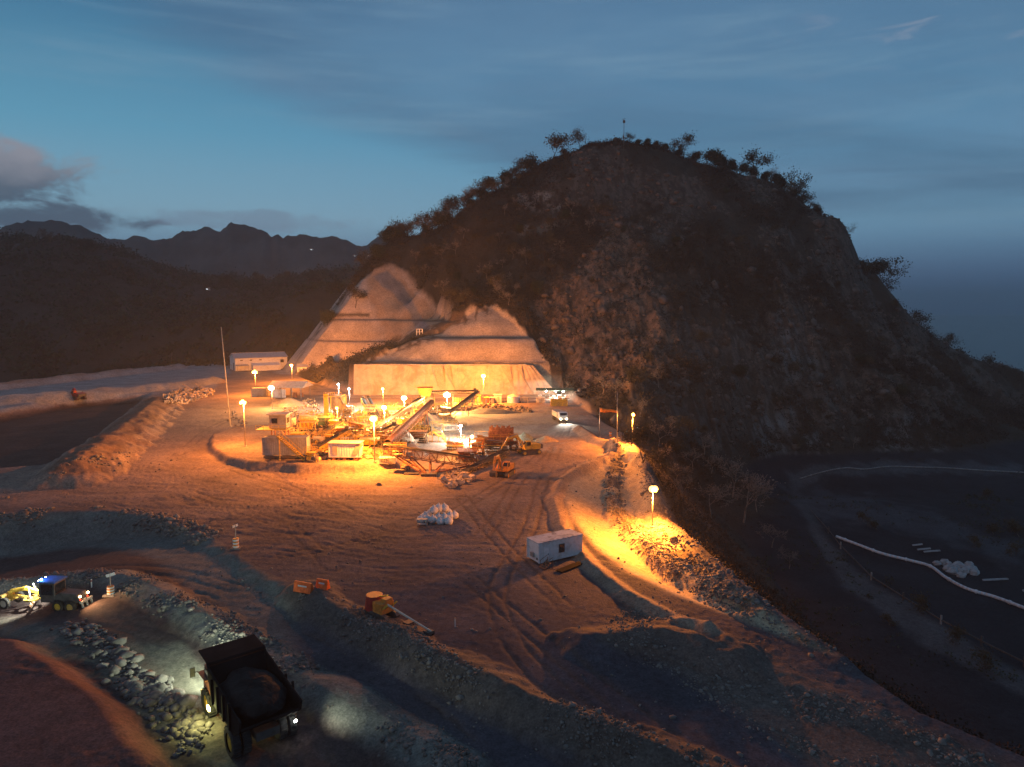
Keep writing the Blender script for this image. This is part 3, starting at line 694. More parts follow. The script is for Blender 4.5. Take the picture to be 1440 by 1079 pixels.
for x, y, hp in [(1045,735,80),(1000,728,55),(1065,720,50),(1085,770,40),(1030,700,60),(960,705,40),(1110,800,36)]:
    p = hit(x, y); plant('bare', p, hp*p[1]/F/9, 'tall leafless tree on the slope below the lit ramp', 'leafless trees on the slope below the ramp')
for x, y in [(285,412),(320,405),(360,400),(400,396),(440,392),(480,392),(510,378),(530,365),(60,340),(120,350),(170,385),(500,430),(460,455),(430,470),(395,480),(360,470)]:
    p = hit(x, y+4, 300); plant(random.choice(['dense','thin']), p, random.uniform(1.2, 1.9), 'dark tree on the wooded ridges behind the warehouse', 'trees on the ridges behind the warehouse')
# ---------------------------------------------------------------- ground cover and rubble
def pick_v(mask, n):
    wgt = mask*GR['r']**1.0; wgt = np.where(np.isfinite(wgt), wgt, 0); return RNG.choice(len(wgt), n, p=wgt/wgt.sum())
def cover(name, label, idx, rad, ls, per, m):
    n = len(idx); c = np.stack([GR['X'][idx], GR['Y'][idx], GR['Z'][idx]], 1) + RNG.normal(0, .5, (n,3))*np.array([1,1,0])
    R_ = RNG.uniform(*rad, n)*(.5+1.0*vn(c[:,0]*.08, c[:,1]*.08, 77))
    c = np.repeat(c, per, 0); Rr = np.repeat(R_, per)[:,None]; k = n*per
    o = RNG.normal(0, .5, (k,3)); o[:,2] = abs(o[:,2])*1.1; c = c + o*Rr
    a = RNG.normal(0,1,(k,3)); a /= np.linalg.norm(a,axis=1)[:,None]; b = np.cross(a, RNG.normal(0,1,(k,3))); b /= np.linalg.norm(b,axis=1)[:,None]
    s = RNG.uniform(*ls, (k,1)); q = np.stack([c-a*s, c+b*s*.7, c+a*s, c-b*s*.7], 1).reshape(-1,3)
    o = mesh_np(name, q, np.arange(4*k).reshape(-1,4), m); tag(o, label, None, None, 'stuff'); return o
g = GR; vis = (g['px'] > -150)*(g['px'] < 1600)*(g['py'] < 1100)
hillm = (g['out'] > .9)*(g['Y'] > 190)*(g['c'] < .2)*(g['Y'] < 450)*(g['Z'] > -22)*vis
clump = sst(vn(g['X']*.05, g['Y']*.05, 88)+.4*vn(g['X']*.2, g['Y']*.2, 89), .3, .9)
cover('hillside_scrub', 'dry brown scrub covering the big hill', pick_v(hillm*(1-g['rock']*.8)*clump, 24000), (1.0, 2.4), (.22, .5), 11, LEAFB)
nearm = (g['dy'] < -1.5)*(g['Y'] < 215)*(g['Z'] > -24)*vis*(g['X'] > 0)
cover('slope_grass', 'dry grass and low weeds on the slope below the lit ramp', pick_v(nearm*clump, 5000), (.4, 1.0), (.07, .2), 12, LEAFB)
cover('valley_scrub', 'low scrub dotted over the dark valley floor', pick_v((g['Z'] < -21)*(g['px'] > 1060)*vis*sst(vn(g['X']*.06, g['Y']*.06, 66), .55, .8), 1800), (.5, 1.5), (.1, .3), 12, LEAFG)
cover('distant_forest', 'dark forest on the ridges behind the quarry', pick_v((g['Y'] > 450)*(g['X'] < 80)*(g['px'] > -200)*(1.0)*clump, 12000), (3, 6.5), (.8, 1.7), 11, LEAFG)
ico_v = np.array([(0,0,1),(.894,0,.447),(.276,.851,.447),(-.724,.526,.447),(-.724,-.526,.447),(.276,-.851,.447),(.724,.526,-.447),(-.276,.851,-.447),(-.894,0,-.447),(-.276,-.851,-.447),(.724,-.526,-.447),(0,0,-1)])
ico_f = np.array([(0,1,2),(0,2,3),(0,3,4),(0,4,5),(0,5,1),(1,6,2),(2,7,3),(3,8,4),(4,9,5),(5,10,1),(2,6,7),(3,7,8),(4,8,9),(5,9,10),(1,10,6),(6,11,7),(7,11,8),(8,11,9),(9,11,10),(10,11,6)])
def rocks(name, label, c, sizes, m=STONE, parent=None):
    n = len(c); s = sizes[:,None,None]*RNG.uniform(.6,1.3,(n,1,3)); v = ico_v[None]*RNG.uniform(.7,1.25,(n,12,1))*s
    an = RNG.uniform(0,6.3,n); ca, sa = np.cos(an)[:,None], np.sin(an)[:,None]; v = np.stack([v[...,0]*ca-v[...,1]*sa, v[...,0]*sa+v[...,1]*ca, v[...,2]*.8], -1)
    v = v + c[:,None,:]; f = (ico_f[None] + 12*np.arange(n)[:,None,None]).reshape(-1,3)
    o = mesh_np(name, v.reshape(-1,3), f, m, parent)
    if parent is None: tag(o, label, None, None, 'stuff')
    return o
def vpos(idx, lift=0): 
    return np.stack([g['X'][idx], g['Y'][idx], g['Z'][idx]+lift], 1) + RNG.normal(0,.25,(len(idx),3))*np.array([1,1,0])
def dl(line, wd): return sst(wd-dline(g['X'], g['Y'], line), 0, wd*.6)
clq = sst(vn(g['X']*.22, g['Y']*.22, 191)+.35*vn(g['X']*.9, g['Y']*.9, 192), .45, 1.0)
i = pick_v(dl(BERM2, 3.2)*vis*clq, 5200); rocks('gravel_bank_stones', 'pale broken stones on the bank behind the grader', vpos(i), RNG.gamma(2.2, .05, len(i)))
i = pick_v(dl(BERM1, 3.0)*vis*clq, 3600); rocks('berm_rubble', 'loose rubble along the berm beside the haul road', vpos(i), RNG.gamma(2, .04, len(i)))
TOE = L(-5, (100,925),(140,955),(170,985),(215,1030),(255,1075),(275,1110))
i = pick_v(sst(2.2-dline(g['X'], g['Y'], TOE), 0, 1.5)*vis*(.15+clq), 1500); rocks('roadside_boulders', 'grey boulders lining the foot of the smooth red mound', vpos(i, .1), RNG.gamma(1.15, .15, len(i)))
rm = g['rg'] + dl(CREST, 2.2) + dl(OUTER, 2.5)*.7
i = pick_v(rm*vis*(clq+.25), 9000); rocks('ramp_rubble', 'coarse rubble on the lower half of the lamp lit ramp', vpos(i), RNG.gamma(2, .052, len(i)))
sl = sst(sd(g['px'], g['py'], [(880,845),(990,870),(1110,930),(1440,1085),(1440,1200),(1180,1100),(1000,990),(840,900)]), -5, 12)
i = pick_v(sl*vis*clq, 4200); rocks('slope_gravel', 'pebbles and stones scattered on the slope at lower right', vpos(i), RNG.gamma(2, .045, len(i)))
i = pick_v(dl(PITBERM, 9)*vis*clq*(g['X'] > -95) + dl(ROAD1[:5], 3.0)*vis*(clq > .1), 2200); rocks('bank_stones', 'stones along the banks left of the plant', vpos(i), RNG.gamma(2, .09, len(i)))
i = pick_v((g['dy'] > 3)*vis*(g['Y'] < 170)*(clq > .2)*(g['s1'] < .1), 2500); rocks('yard_pebbles', 'small stones strewn about the yard', vpos(i), RNG.gamma(2, .04, len(i)))
i = pick_v(hillm*g['rock'], 2600); rocks('cliff_rocks', 'broken ledges on the bare rock face of the hill', vpos(i), RNG.gamma(2, .38, len(i)), mat('cliff_rock', (.12,.095,.078), .95, var=.4, scale=.3, bump=.2))
# ---------------------------------------------------------------- lamps
SOD = (1.0, .29, .032); WARM = (1.0, .44, .12); WHT = (1.0, .93, .80)
LENS = {'s': emis('sodium_lens', (1, .46, .10), 6), 'w': emis('warm_white_lens', (1, .80, .45), 12), 'c': emis('cold_white_lens', (.95, 1, .92), 70)}
LC = {'s': SOD, 'w': WARM, 'c': WHT}
def light(name, parent, loc, e, col, r=.25, spot=None, rot=(0,0,0), blend=.5):
    l = bpy.data.lights.new(name, 'SPOT' if spot else 'POINT'); l.energy = e; l.color = col; l.shadow_soft_size = r
    if spot: l.spot_size = R(spot); l.spot_blend = blend
    o = bpy.data.objects.new(name, l); COL.objects.link(o); o.location = loc; o.rotation_euler = rot; o.parent = parent; return o
def wide(o):       # floodlight optics: more light sideways than straight down
    l = o.data; l.use_nodes = True; t = NT(l.node_tree); em = t.n['Emission']
    tcn = t.new('ShaderNodeTexCoord'); sp = t.new('ShaderNodeSeparateXYZ'); t.link(tcn.outputs['Normal'], sp.inputs[0])
    c = t.math('POWER', t.math('ABSOLUTE', sp.outputs[2]), 1.4)
    t.link(t.math('DIVIDE', 1.0, t.math('ADD', c, .32)), em.inputs['Strength'])
def lamp(bpx, bpy_, hpy, k, e, heads, label, aim=0.0, hs=1.0, base=None, wood=False, flood=None, back=0):
    p = hit(bpx, bpy_) if base is None else np.array(base); h = (bpy_-hpy)*p[1]/F*1.02
    r = thing('lamp_post', label, 'lamp post', p, aim, 'lamp posts lighting the quarry plant')
    b = MB(); b.tube((0,0,-.3), (0,0,h), .16 if h > 9 else .10, .08, 10); b.build('pole', STEEL if not wood else CREAM, r, True)
    b = MB(); b.box((0,0,.12), (.7,.7,.3)); b.build('footing', CONC, r)
    w_ = .3*heads*hs
    if heads > 1: b = MB(); b.beam((-w_/2,0,h-.05), (w_/2,0,h-.05), .09); b.build('crossarm', STEEL, r)
    for q in range(heads):
        x = (q-(heads-1)/2)*.42*hs
        b = MB(); b.box((x,-.2,h+.15), (.45*hs,.34,.4*hs), rx=.3); b.beam((x,0,h-.05), (x,-.2,h+.05), .06); hd = b.build('lamp_head', DSTEEL, r)
        b = MB(); b.ball((x,-.46,h+.1+(.3*hs if heads == 3 and q == 1 else 0)), (.32+.09*((bpx*7) % 3))*hs, 14, 9, (1,.55,1)); b.build('lens', LENS[k], hd, True)
    if flood: light('glow', r, (0,-.7,h-.5), e, LC[k], .3, flood[0], flood[1], .5)
    elif bpx < 400: wide(light('glow', r, (0,-1.0,h-.3), e*.78, LC[k], .3))
    else: light('glow', r, (0,-1.0,h-.3), e*2.2, LC[k], .3)
    if flood: light('side_glow', r, (.2,-.9,h-.1), 11000, LC[k], .3)
    if bpx == 917: light('slope_fill', r, (-.3,-1.4,h-.3), 48000, SOD, .3, 130, (R(-58),R(6),0), .9)  # second spot added to this post to carry light down the ramp
    if back: light('slope_fill', r, (0,.7,h+1.0), back*2.2, SOD, .3, 130, (R(100),0,R(8) if bpx > 600 else 0), 1.0)  # extra spot, no head drawn, added to brighten the cut slopes
    return r
E0 = 46000
lamp(345,628,566,'s',E0*1.25,3,'tall lamp post with clustered orange floodlights at the left front corner of the plant',0,1.25)
lamp(360,556,524,'s',E0*1.2,3,'broad orange lamp cluster just left of the open shed',0,1.7,back=60000)
lamp(383,575,546,'w',E0*.8,2,'whitish lamp post in front of the open shed roof',0,1.6)
lamp(411,538,514,'s',E0*.8,2,'orange lamp close to the right end of the white warehouse',0,1.5,back=60000)
lamp(527,650,588,'s',E0*1.0,2,'tall orange lamp post beside the white office container at the front of the plant',0,1.35)
lamp(477,574,541,'c',E0*.18,1,'small cold white lamp on a mast above the grey silo',0,1.1)
lamp(492,578,547,'c',E0*.15,1,'small cold white lamp just right of the silo lamp',0,1.0)
lamp(475,600,574,'s',E0*.28,1,'thin short lamp post standing in front of the silo',0,1.0)
lamp(539,572,547,'s',E0*.5,1,'small orange lamp against the left half of the sheeted wall',0,1.1,back=60000)
lamp(541,606,573,'w',E0*.5,2,'white lamp above the inclined conveyors in the middle of the plant',0,1.1,back=45000)
lamp(569,594,560,'w',E0*.6,2,'white lamp beside the orange crusher bin',0,1.3)
lamp(629,580,556,'w',E0*1.0,3,'brightest white lamp under the long gantry near the wall',0,1.4)
lamp(680,568,529,'s',E0*1.0,2,'round orange lamp in front of the right half of the sheeted wall',0,1.35,back=70000)
lamp(648,622,599,'c',E0*.22,1,'cold white lamp in front of the pale sand heap',0,1.1)
lamp(664,634,614,'w',E0*.07,1,'low yellowish lamp fixed at the left end of the screening tower',0,1.1)
lamp(889,627,583,'s',65000,1,'slim orange lamp post right of the windsock at the edge of the hill',.0,1.1,flood=(150,(R(-25),R(38),0)))
lamp(917,742,686,'s',62000,2,'lone orange lamp post on the rubble shoulder of the ramp',0,1.1,flood=(172,(R(-12),R(42),0)))
# ---------------------------------------------------------------- poles, masts, windsock
def pole(name, cat, label, bx, by, tx, ty, r0, m, parts=None):
    p = hit(bx, by); t = at(tx, ty, p[1]) - p
    r = thing(name, label, cat, p); b = MB(); b.tube((0,0,-.3), (t[0], 0, t[2]), r0, r0*.45, 8); b.build('shaft', m, r, True)
    b = MB(); b.box((0,0,.1), (.8,.8,.3)); b.build('footing', CONC, r); return r, t
pole('tall_mast', 'mast', 'tall slender pale mast leaning slightly left, between the parked scrap and the plant', 324, 600, 311, 460, .24, CREAM)
pole('short_pole', 'pole', 'short dark pole with a small cap on the rim of the far haul road', 241.5, 514, 241, 492, .12, DSTEEL)
r, t = pole('thin_mast', 'mast', 'thin tall mast directly right of the orange windsock', 868, 624, 868, 551, .14, STEEL)
p = hit(843, 615); t = at(843, 574, p[1]) - p
r = thing('windsock', 'orange windsock stretched sideways from its steel pole at the head of the ramp', 'windsock', p)
b = MB(); b.tube((0,0,-.3), (0,0,t[2]+.1), .13, .1, 8); b.build('pole', STEEL, r, True)
b = MB(); b.tube((0,0,t[2]-.9), (.02,0,t[2]-.9), .1, .1, 8); b.box((0,0,.1), (.7,.7,.3)); b.build('footing', CONC, r)
V = []; n = 12; ln = 25*p[1]/F
for i in range(11):
    u = i/10; rr = (.62-.33*u)*(1+.06*math.sin(u*9)); zc = t[2]-.55-.55*u**1.4-.1*math.sin(u*7)
    V += [(u*ln+.12, rr*math.cos(2*math.pi*k/n), zc+rr*math.sin(2*math.pi*k/n)) for k in range(n)]
b = MB(); b.add(V, [(i*n+k, i*n+(k+1) % n, (i+1)*n+(k+1) % n, (i+1)*n+k) for i in range(10) for k in range(n)]); o = b.build('sock', mat('orange_fabric', (.75,.24,.04), .8), r, True)
s_ = o.modifiers.new('t', 'SOLIDIFY'); s_.thickness = .03
p = ridge_p = at(877, 209, 420); 
zz = gz(p[0], 420); r = thing('summit_antenna', 'thin antenna mast with a small head on the very top of the hill', 'antenna', (p[0], 420, zz-.5))
hh = at(877,167,420)[2]-zz
b = MB(); b.tube((0,0,0), (0,0,hh), .22, .12, 6); b.build('mast', DSTEEL, r)
b = MB(); b.box((0,0,hh-1.2), (1.4,.3,1.5)); b.beam((-1.1,0,hh+.1), (1.1,0,hh+.5), .2); b.build('antenna_head', DSTEEL, r)
b = MB(); b.box((-.2,0,hh*.42), (.9,.4,1.6)); b.build('equipment_box', DSTEEL, r)
for dx in (-4, 4): b = MB(); b.tube((0,0,hh*.45), (dx,1,0), .07, .07, 4); b.build('guy_wire', DSTEEL, r)
p = hit(889, 632); 
for (x, y, lb, c) in ((858.5, 614, 'small orange marker drum between the windsock and the mast', ORG), (880.5, 621, 'tiny grey marker post left of the slim lamp', STEEL)):
    p = hit(x, y); r = thing('marker_drum' if c is ORG else 'marker_post', lb, 'marker', p)
    b = MB(); b.tube((0,0,-.1), (0,0,1.3), .4 if c is ORG else .12, None, 12); b.build('body', c, r); b = MB(); b.tube((0,0,.75), (0,0,1.0), .42 if c is ORG else .14, None, 12); b.build('band', WHITE, r)
# ---------------------------------------------------------------- buildings
def gable(r, Lx, Wy, h, rise, wm, rm, over=.5, name='roof'):
    b = MB(); b.prism([(0,0),(0,0)], 0, 0) if False else None
    v = [(0,0,-.6),(Lx,0,-.6),(Lx,Wy,-.6),(0,Wy,-.6),(0,0,h),(Lx,0,h),(Lx,Wy,h),(0,Wy,h),(0,Wy/2,h+rise),(Lx,Wy/2,h+rise)]
    b.add(v, [(0,1,5,4),(1,2,6,9,5),(2,3,7,6),(3,0,4,8,7)]); w_ = b.build('wall', wm, r)
    b = MB(); k = rise/(Wy/2); o = over; t = .14
    for sgn in (0, 1):
        y0, z0, y1, z1 = (-o, h-k*o+.06, Wy/2, h+rise+.06) if sgn == 0 else (Wy+o, h-k*o+.06, Wy/2, h+rise+.06)
        b.add([(-o,y0,z0),(Lx+o,y0,z0),(Lx+o,y1,z1),(-o,y1,z1),(-o,y0,z0+t),(Lx+o,y0,z0+t),(Lx+o,y1,z1+t),(-o,y1,z1+t)], [(0,1,2,3),(7,6,5,4),(0,4,5,1),(1,5,6,2),(3,2,6,7),(0,3,7,4)])
    ro = b.build(name, rm, r)
    b = MB(); b.beam((-o, Wy/2, h+rise+.2), (Lx+o, Wy/2, h+rise+.2), .3, .14); b.build('ridge_cap', rm, ro)
    return w_, ro
a = hit(331, 522); c = at(404, 516, a[1]+16); rz = heading(a, c); Lx = math.hypot(c[0]-a[0], c[1]-a[1])
r = thing('warehouse', 'long low white warehouse with a gable end at the back of the yard', 'warehouse', (a[0], a[1], a[2]-.1), rz)
ROOFM = mat('weathered_roof_sheet', (.42,.40,.39), .5, .2, var=.1, scale=1, dirt=(.3,.24,.2))
wl, ro = gable(r, Lx, 17, 7.6, 2.6, WHITE, ROOFM, .6)
b = MB(); b.box((Lx*.9, -.04, 5.2), (2.2, .12, 2.0)); f = b.build('window', GREY, r); b = MB(); b.box((Lx*.9, -.12, 5.2), (1.9,.1,1.7)); b.build('pane', GLASS, f)
b = MB(); b.box((-.04, 4.5, 2.3), (.14, 4.2, 4.9)); b.build('door', GREY, r)
b = MB(); b.box((-.04, 12, 1.7), (.14, 2.0, 3.6)); b.build('door', CREAM, r)
for x in (Lx*.12, Lx*.3, Lx*.48): b = MB(); b.box((x, -.05, 6.3), (1.5,.14,.6)); f = b.build('window', GREY, r); b = MB(); b.box((x,-.13,6.3), (1.3,.08,.45)); b.build('pane', GLASS, f)
b = MB(); b.add([(Lx*.3,-6,-.5),(Lx*.82,-6,-.5),(Lx*.82,0,-.5),(Lx*.3,0,-.5),(Lx*.3,-6,3.3),(Lx*.82,-6,3.3),(Lx*.82,-.02,4.6),(Lx*.3,-.02,4.6)], [(0,1,5,4),(1,2,6,5),(3,0,4,7),(4,5,6,7)]); b.build('lean_to', WHITE, r)
b = MB(); b.box((Lx*.12,-2.2,3.6), (7,4.4,.2), rx=.12); for_x = [b.beam((Lx*.12+s*3.2,-4.2,0), (Lx*.12+s*3.2,-4.2,3.3), .2) for s in (-1,1)]; b.build('canopy', ROOFM, r)
b = MB(); b.tube((Lx+.15,.3,0), (Lx+.15,.3,7.4), .12, None, 6); b.build('downpipe', GREY, r)
a = hit(418, 524); r = thing('small_hut', 'tiny white hut with a pitched roof tucked under the cut slope beside the warehouse', 'hut', a, .15)
gable(r, 5.5, 5, 3.0, 1.4, WHITE, ROOFM, .4); b = MB(); b.box((1.3,-.04,1.1), (1.1,.1,2.1)); b.build('door', GREY, r); b = MB(); b.box((3.8,-.04,1.8), (1.2,.1,1)); b.build('window', GLASS, r)
a = hit(381, 560); r = thing('open_shed', 'open sided shed with a pale pitched roof and white end wall behind a lamp', 'shed', a, -.12)
b = MB(); k = 13
for x in (0, 4.5, 9, k):
    for y in (0, 9): b.beam((x,y,-.4), (x,y,4.4), .28)
b.build('posts', STEEL, r).name = 'post_frame'
b = MB(); b.box((2.6, 1.2, 1.7), (6.4, .3, 3.9)); b.box((-.5, 5, 1.7), (.3, 8, 3.9)); b.build('wall', WHITE, r)
b = MB()
for y0, y1, z0, z1 in ((-1, 4.5, 4.4, 6.6), (10, 4.5, 4.4, 6.6)):
    b.add([(-1.2,y0,z0),(k+1.2,y0,z0),(k+1.2,y1,z1),(-1.2,y1,z1),(-1.2,y0,z0+.15),(k+1.2,y0,z0+.15),(k+1.2,y1,z1+.15),(-1.2,y1,z1+.15)], [(0,1,2,3),(7,6,5,4),(0,4,5,1),(1,5,6,2),(3,2,6,7),(0,3,7,4)])
b.build('roof', CREAM, r)
b = MB()
for x in (-1.1, k+1.1): b.add([(x,-1,4.45),(x,10,4.45),(x,4.5,6.6)], [(0,1,2)])
o = b.build('gable_panel', CREAM, r); m_ = o.modifiers.new('t','SOLIDIFY'); m_.thickness = .1
b = MB(); [b.box((x, y, .8), (1.2,1,1.7)) for x, y in ((9,3),(11,5),(7.5,6.5))]; b.build('stored_crates', RUST, r)
a = hit(354, 558); r = thing('site_container', 'dull grey brown container box standing left of the open shed', 'container', a, .05)
def cont(r, Lx, Wy, h, m, doors=True, z0=.15, rib=.3):
    b = MB(); b.box((Lx/2, Wy/2, z0+h/2), (Lx, Wy, h)); 
    for k in range(int(Lx/rib)):
        x = .15+k*rib
        if x < Lx-.15: b.box((x, -.02, z0+h/2), (rib*.45, .06, h*.9)); b.box((x, Wy+.02, z0+h/2), (rib*.45, .06, h*.9))
    bd = b.build('body', m, r)
    b = MB()
    for x in (0, Lx):
        for y in (0, Wy): b.box((x, y, z0+h/2), (.18,.18,h+.06))
    for y in (0, Wy): b.box((Lx/2, y, z0+h), (Lx,.16,.16)); b.box((Lx/2, y, z0), (Lx,.16,.2))
    b.build('corner_frame', m, r)
    if doors:
        for y in (Wy*.27, Wy*.73): b = MB(); b.box((-.06, y, z0+h/2), (.1, Wy*.42, h*.86)); [b.tube((-.14, y+s, z0+.2), (-.14, y+s, z0+h-.2), .03, None, 5) for s in (-.2,.2)]; b.build('door', m, r)
    return bd
cont(r, 6.0, 2.5, 3.4, GREY)
# control room: cabin on stilts over a long grey container
a = hit(370, 646); s = a[1]/F
r = thing('long_container', 'long dull grey container on skids at the front of the plant, below the control cabin', 'container', a, .03)
cont(r, 62*s, 3.2, 26*s*.95, GREY, True, 1.0, .5); b = MB(); [b.box((x, 1.6, .5), (1.0, 3.2, 1.0)) for x in (1, 5, 9, 62*s-1)]; b.build('skid', DSTEEL, r)
b = MB(); b.box((31*s, -.2, .5), (62*s*.96, .3, .5)); b.build('chassis_beam', DSTEEL, r)
zt = 1.0+26*s*.95
r2 = thing('control_cabin', 'square raised control cabin with a dark window, above the long grey container', 'cabin', (a[0]+.2, a[1]+3.6, a[2]))
b = MB(); b.box((2.2, 1.6, zt+3.2), (4.0, 3.0, 3.2)); b.build('wall', GREY, r2)
b = MB(); b.box((2.2, 1.5, zt+4.95), (5.0, 4.0, .25)); b.build('roof', CREAM, r2)
b = MB(); b.box((1.5, .08, zt+3.4), (1.4, .1, 1.3)); f = b.build('window', DSTEEL, r2); b = MB(); b.box((1.5, .01, zt+3.4), (1.2,.06,1.1)); b.build('pane', GLASS, f)
b = MB(); b.box((4.22, 1.5, zt+3.4), (.1, 1.4, 1.2)); b.build('window', GLASS, r2)
for x in (.6, 3.8):
    for y in (.4, 2.8): b = MB(); b.beam((x, y, -.2), (x, y, zt+1.6), .24); b.build('leg', RUST, r2)
b = MB(); b.box((1.2, .6, zt+1.5), (7.2, 4.6, .14)); 
for x in (-2.4, -.6, 1.2, 3, 4.8): b.beam((x, -1.6, zt+1.5), (x, -1.6, zt+2.6), .07)
b.beam((-2.4,-1.6,zt+2.6), (4.8,-1.6,zt+2.6), .07); b.beam((-2.4,-1.6,zt+2.1), (4.8,-1.6,zt+2.1), .05); b.build('platform', YEL, r2)
def stair(r, p, q, w, m, n=14, name='stair'):
    b = MB(); p, q = Vector(p), Vector(q); d = q-p; sx = d.cross(Vector((0,0,1))).normalized()*w/2
    for s_ in (-1, 1): b.beam(p+sx*s_, q+sx*s_, .12, .3); b.beam(p+sx*s_+Vector((0,0,1.05)), q+sx*s_+Vector((0,0,1.05)), .06)
    for k in range(n): c = p+d*((k+.5)/n); b.beam(c-sx, c+sx, .28, .05); b.beam(c+sx*(1 if k % 2 else -1), c+sx*(1 if k % 2 else -1)+Vector((0,0,1.05)), .05)
    return b.build(name, m, r)
p0 = a; r = thing('access_stair', 'steep yellow access stair running down the face of the long grey container', 'stair', (a[0]+(395-370)*s, a[1]-1.4, a[2]))
stair(r, (0,0,zt+.8), ((436-395)*s, -.6, 0), 1.5, YEL, 18); b = MB(); b.beam((.3,0,0), (.3,0,zt+.6), .2); b.build('support_post', YEL, r)
a = hit(463, 648); s = a[1]/F; r = thing('office_container', 'white office container with two slanted canopies at the front of the plant', 'container', a, -.04)
cont(r, 44*s, 3.0, 19*s, WHITE, False, .9, .6)
b = MB(); [b.box((x, 1.5, .45), (.8, 3, .9)) for x in (1, 44*s/2, 44*s-1)]; b.build('skid', RUST, r)
b = MB(); b.box((44*s/2, 1.5, .95+19*s+.12), (44*s+.6, 3.6, .16)); b.build('roof', CREAM, r)
b = MB(); b.box((1.4, -.08, .9+9.5*s), (1.2,.1,13*s)); b.build('door', GREY, r)
b = MB(); b.add([(5.2,-.12,1.3),(6.4,-.12,1.3),(8.0,-.12,3.9),(6.4,-.12,3.9)], [(0,1,2,3)]); o = b.build('canopy', GREY, r); m_ = o.modifiers.new('t','SOLIDIFY'); m_.thickness = .06
# ---------------------------------------------------------------- foreground portable cabin
A = hit(757, 794); B = hit(818, 776); 
a = U(757.5, 795, 0); c = U(817.5, 781, 0); zz = gz(*a[:2]); rz = heading(a, c); Lx = math.hypot(c[0]-a[0], c[1]-a[1])
r = thing('portable_cabin', 'white portable cabin with a stained flat roof standing alone beside the ramp', 'cabin', (a[0], a[1], zz+.12), rz)
Wd, Hh = 2.9, 2.75
WHITEC = mat('cabin_white', (.66,.66,.68), .5, dirt=(.38,.33,.29), dscale=.9, damt=.5, var=.05)
cont(r, Lx, Wd, Hh, WHITEC, False, .25, .25)
b = MB(); b.box((Lx/2, Wd/2, .25+Hh+.08), (Lx+.25, Wd+.25, .16)); b.build('roof', mat('stained_roof', (.50,.51,.53), .6, dirt=(.13,.13,.13), dscale=.8, damt=.85, var=.1), r, bevel=.03)
b = MB(); b.box((Lx*.52, -.07, 1.72), (1.0,.1,1.25)); f = b.build('window', DSTEEL, r); b = MB(); b.box((Lx*.52, -.14, 1.72), (.84,.05,1.1)); b.build('pane', GLASS, f)
b = MB(); b.box((Lx*.16, -.07, 1.3), (.9,.08,2.0)); d = b.build('door', WHITEC, r); b = MB(); b.box((Lx*.16+.34,-.15,1.3), (.08,.1,.16)); b.build('handle', DSTEEL, d)
b = MB(); b.box((-.12, Wd*.5, 1.1), (.3,.8,.6)); b.build('air_conditioner', GREY, r, bevel=.03)
b = MB(); b.box((-.09,.3,.75), (.06,.3,.3)); b.build('socket_box', DSTEEL, r)
b = MB(); [b.box((x, Wd/2, .12), (.35, Wd, .3)) for x in (.5, Lx/2, Lx-.5)]; b.build('skid', DSTEEL, r)
r2 = thing('rusty_steps', 'rusty folding steps and scrap frame in front of the left corner of the white cabin', 'steps', (a[0]+.5, a[1]-1.3, zz), rz)
b = MB()
for k in range(4): b.box((k*.33, 0, .15+k*.2), (.34, 1.3, .06))
for y in (-.65,.65): b.beam((-.2,y,0), (1.3,y,.95), .07); b.beam((1.3,y,0), (1.3,y,1.3), .06); b.beam((0,y,0), (.1,y,1.0), .05)
b.build('tread_frame', RUST, r2); b = MB(); b.beam((0,-.65,1.0), (1.3,-.65,1.6), .05); b.beam((0,.65,1.0), (1.3,.65,1.6), .05); b.build('handrail', RUST, r2)
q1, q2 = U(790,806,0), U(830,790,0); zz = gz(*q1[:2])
b = MB(); b.box((2.35,.45,.06), (4.9,1.15,.10)); o = b.build('dark_strip', mat('flat_black', (.008,.008,.009), .95, spec=.1), None, bevel=.02); o.location = (q1[0], q1[1], zz+.12); o.rotation_euler = (0,0,heading(q1, q2)); tag(o, 'long black strip lying on the ground in front of the white cabin', 'mat')  # flat black strip laid on the ground by the cabin
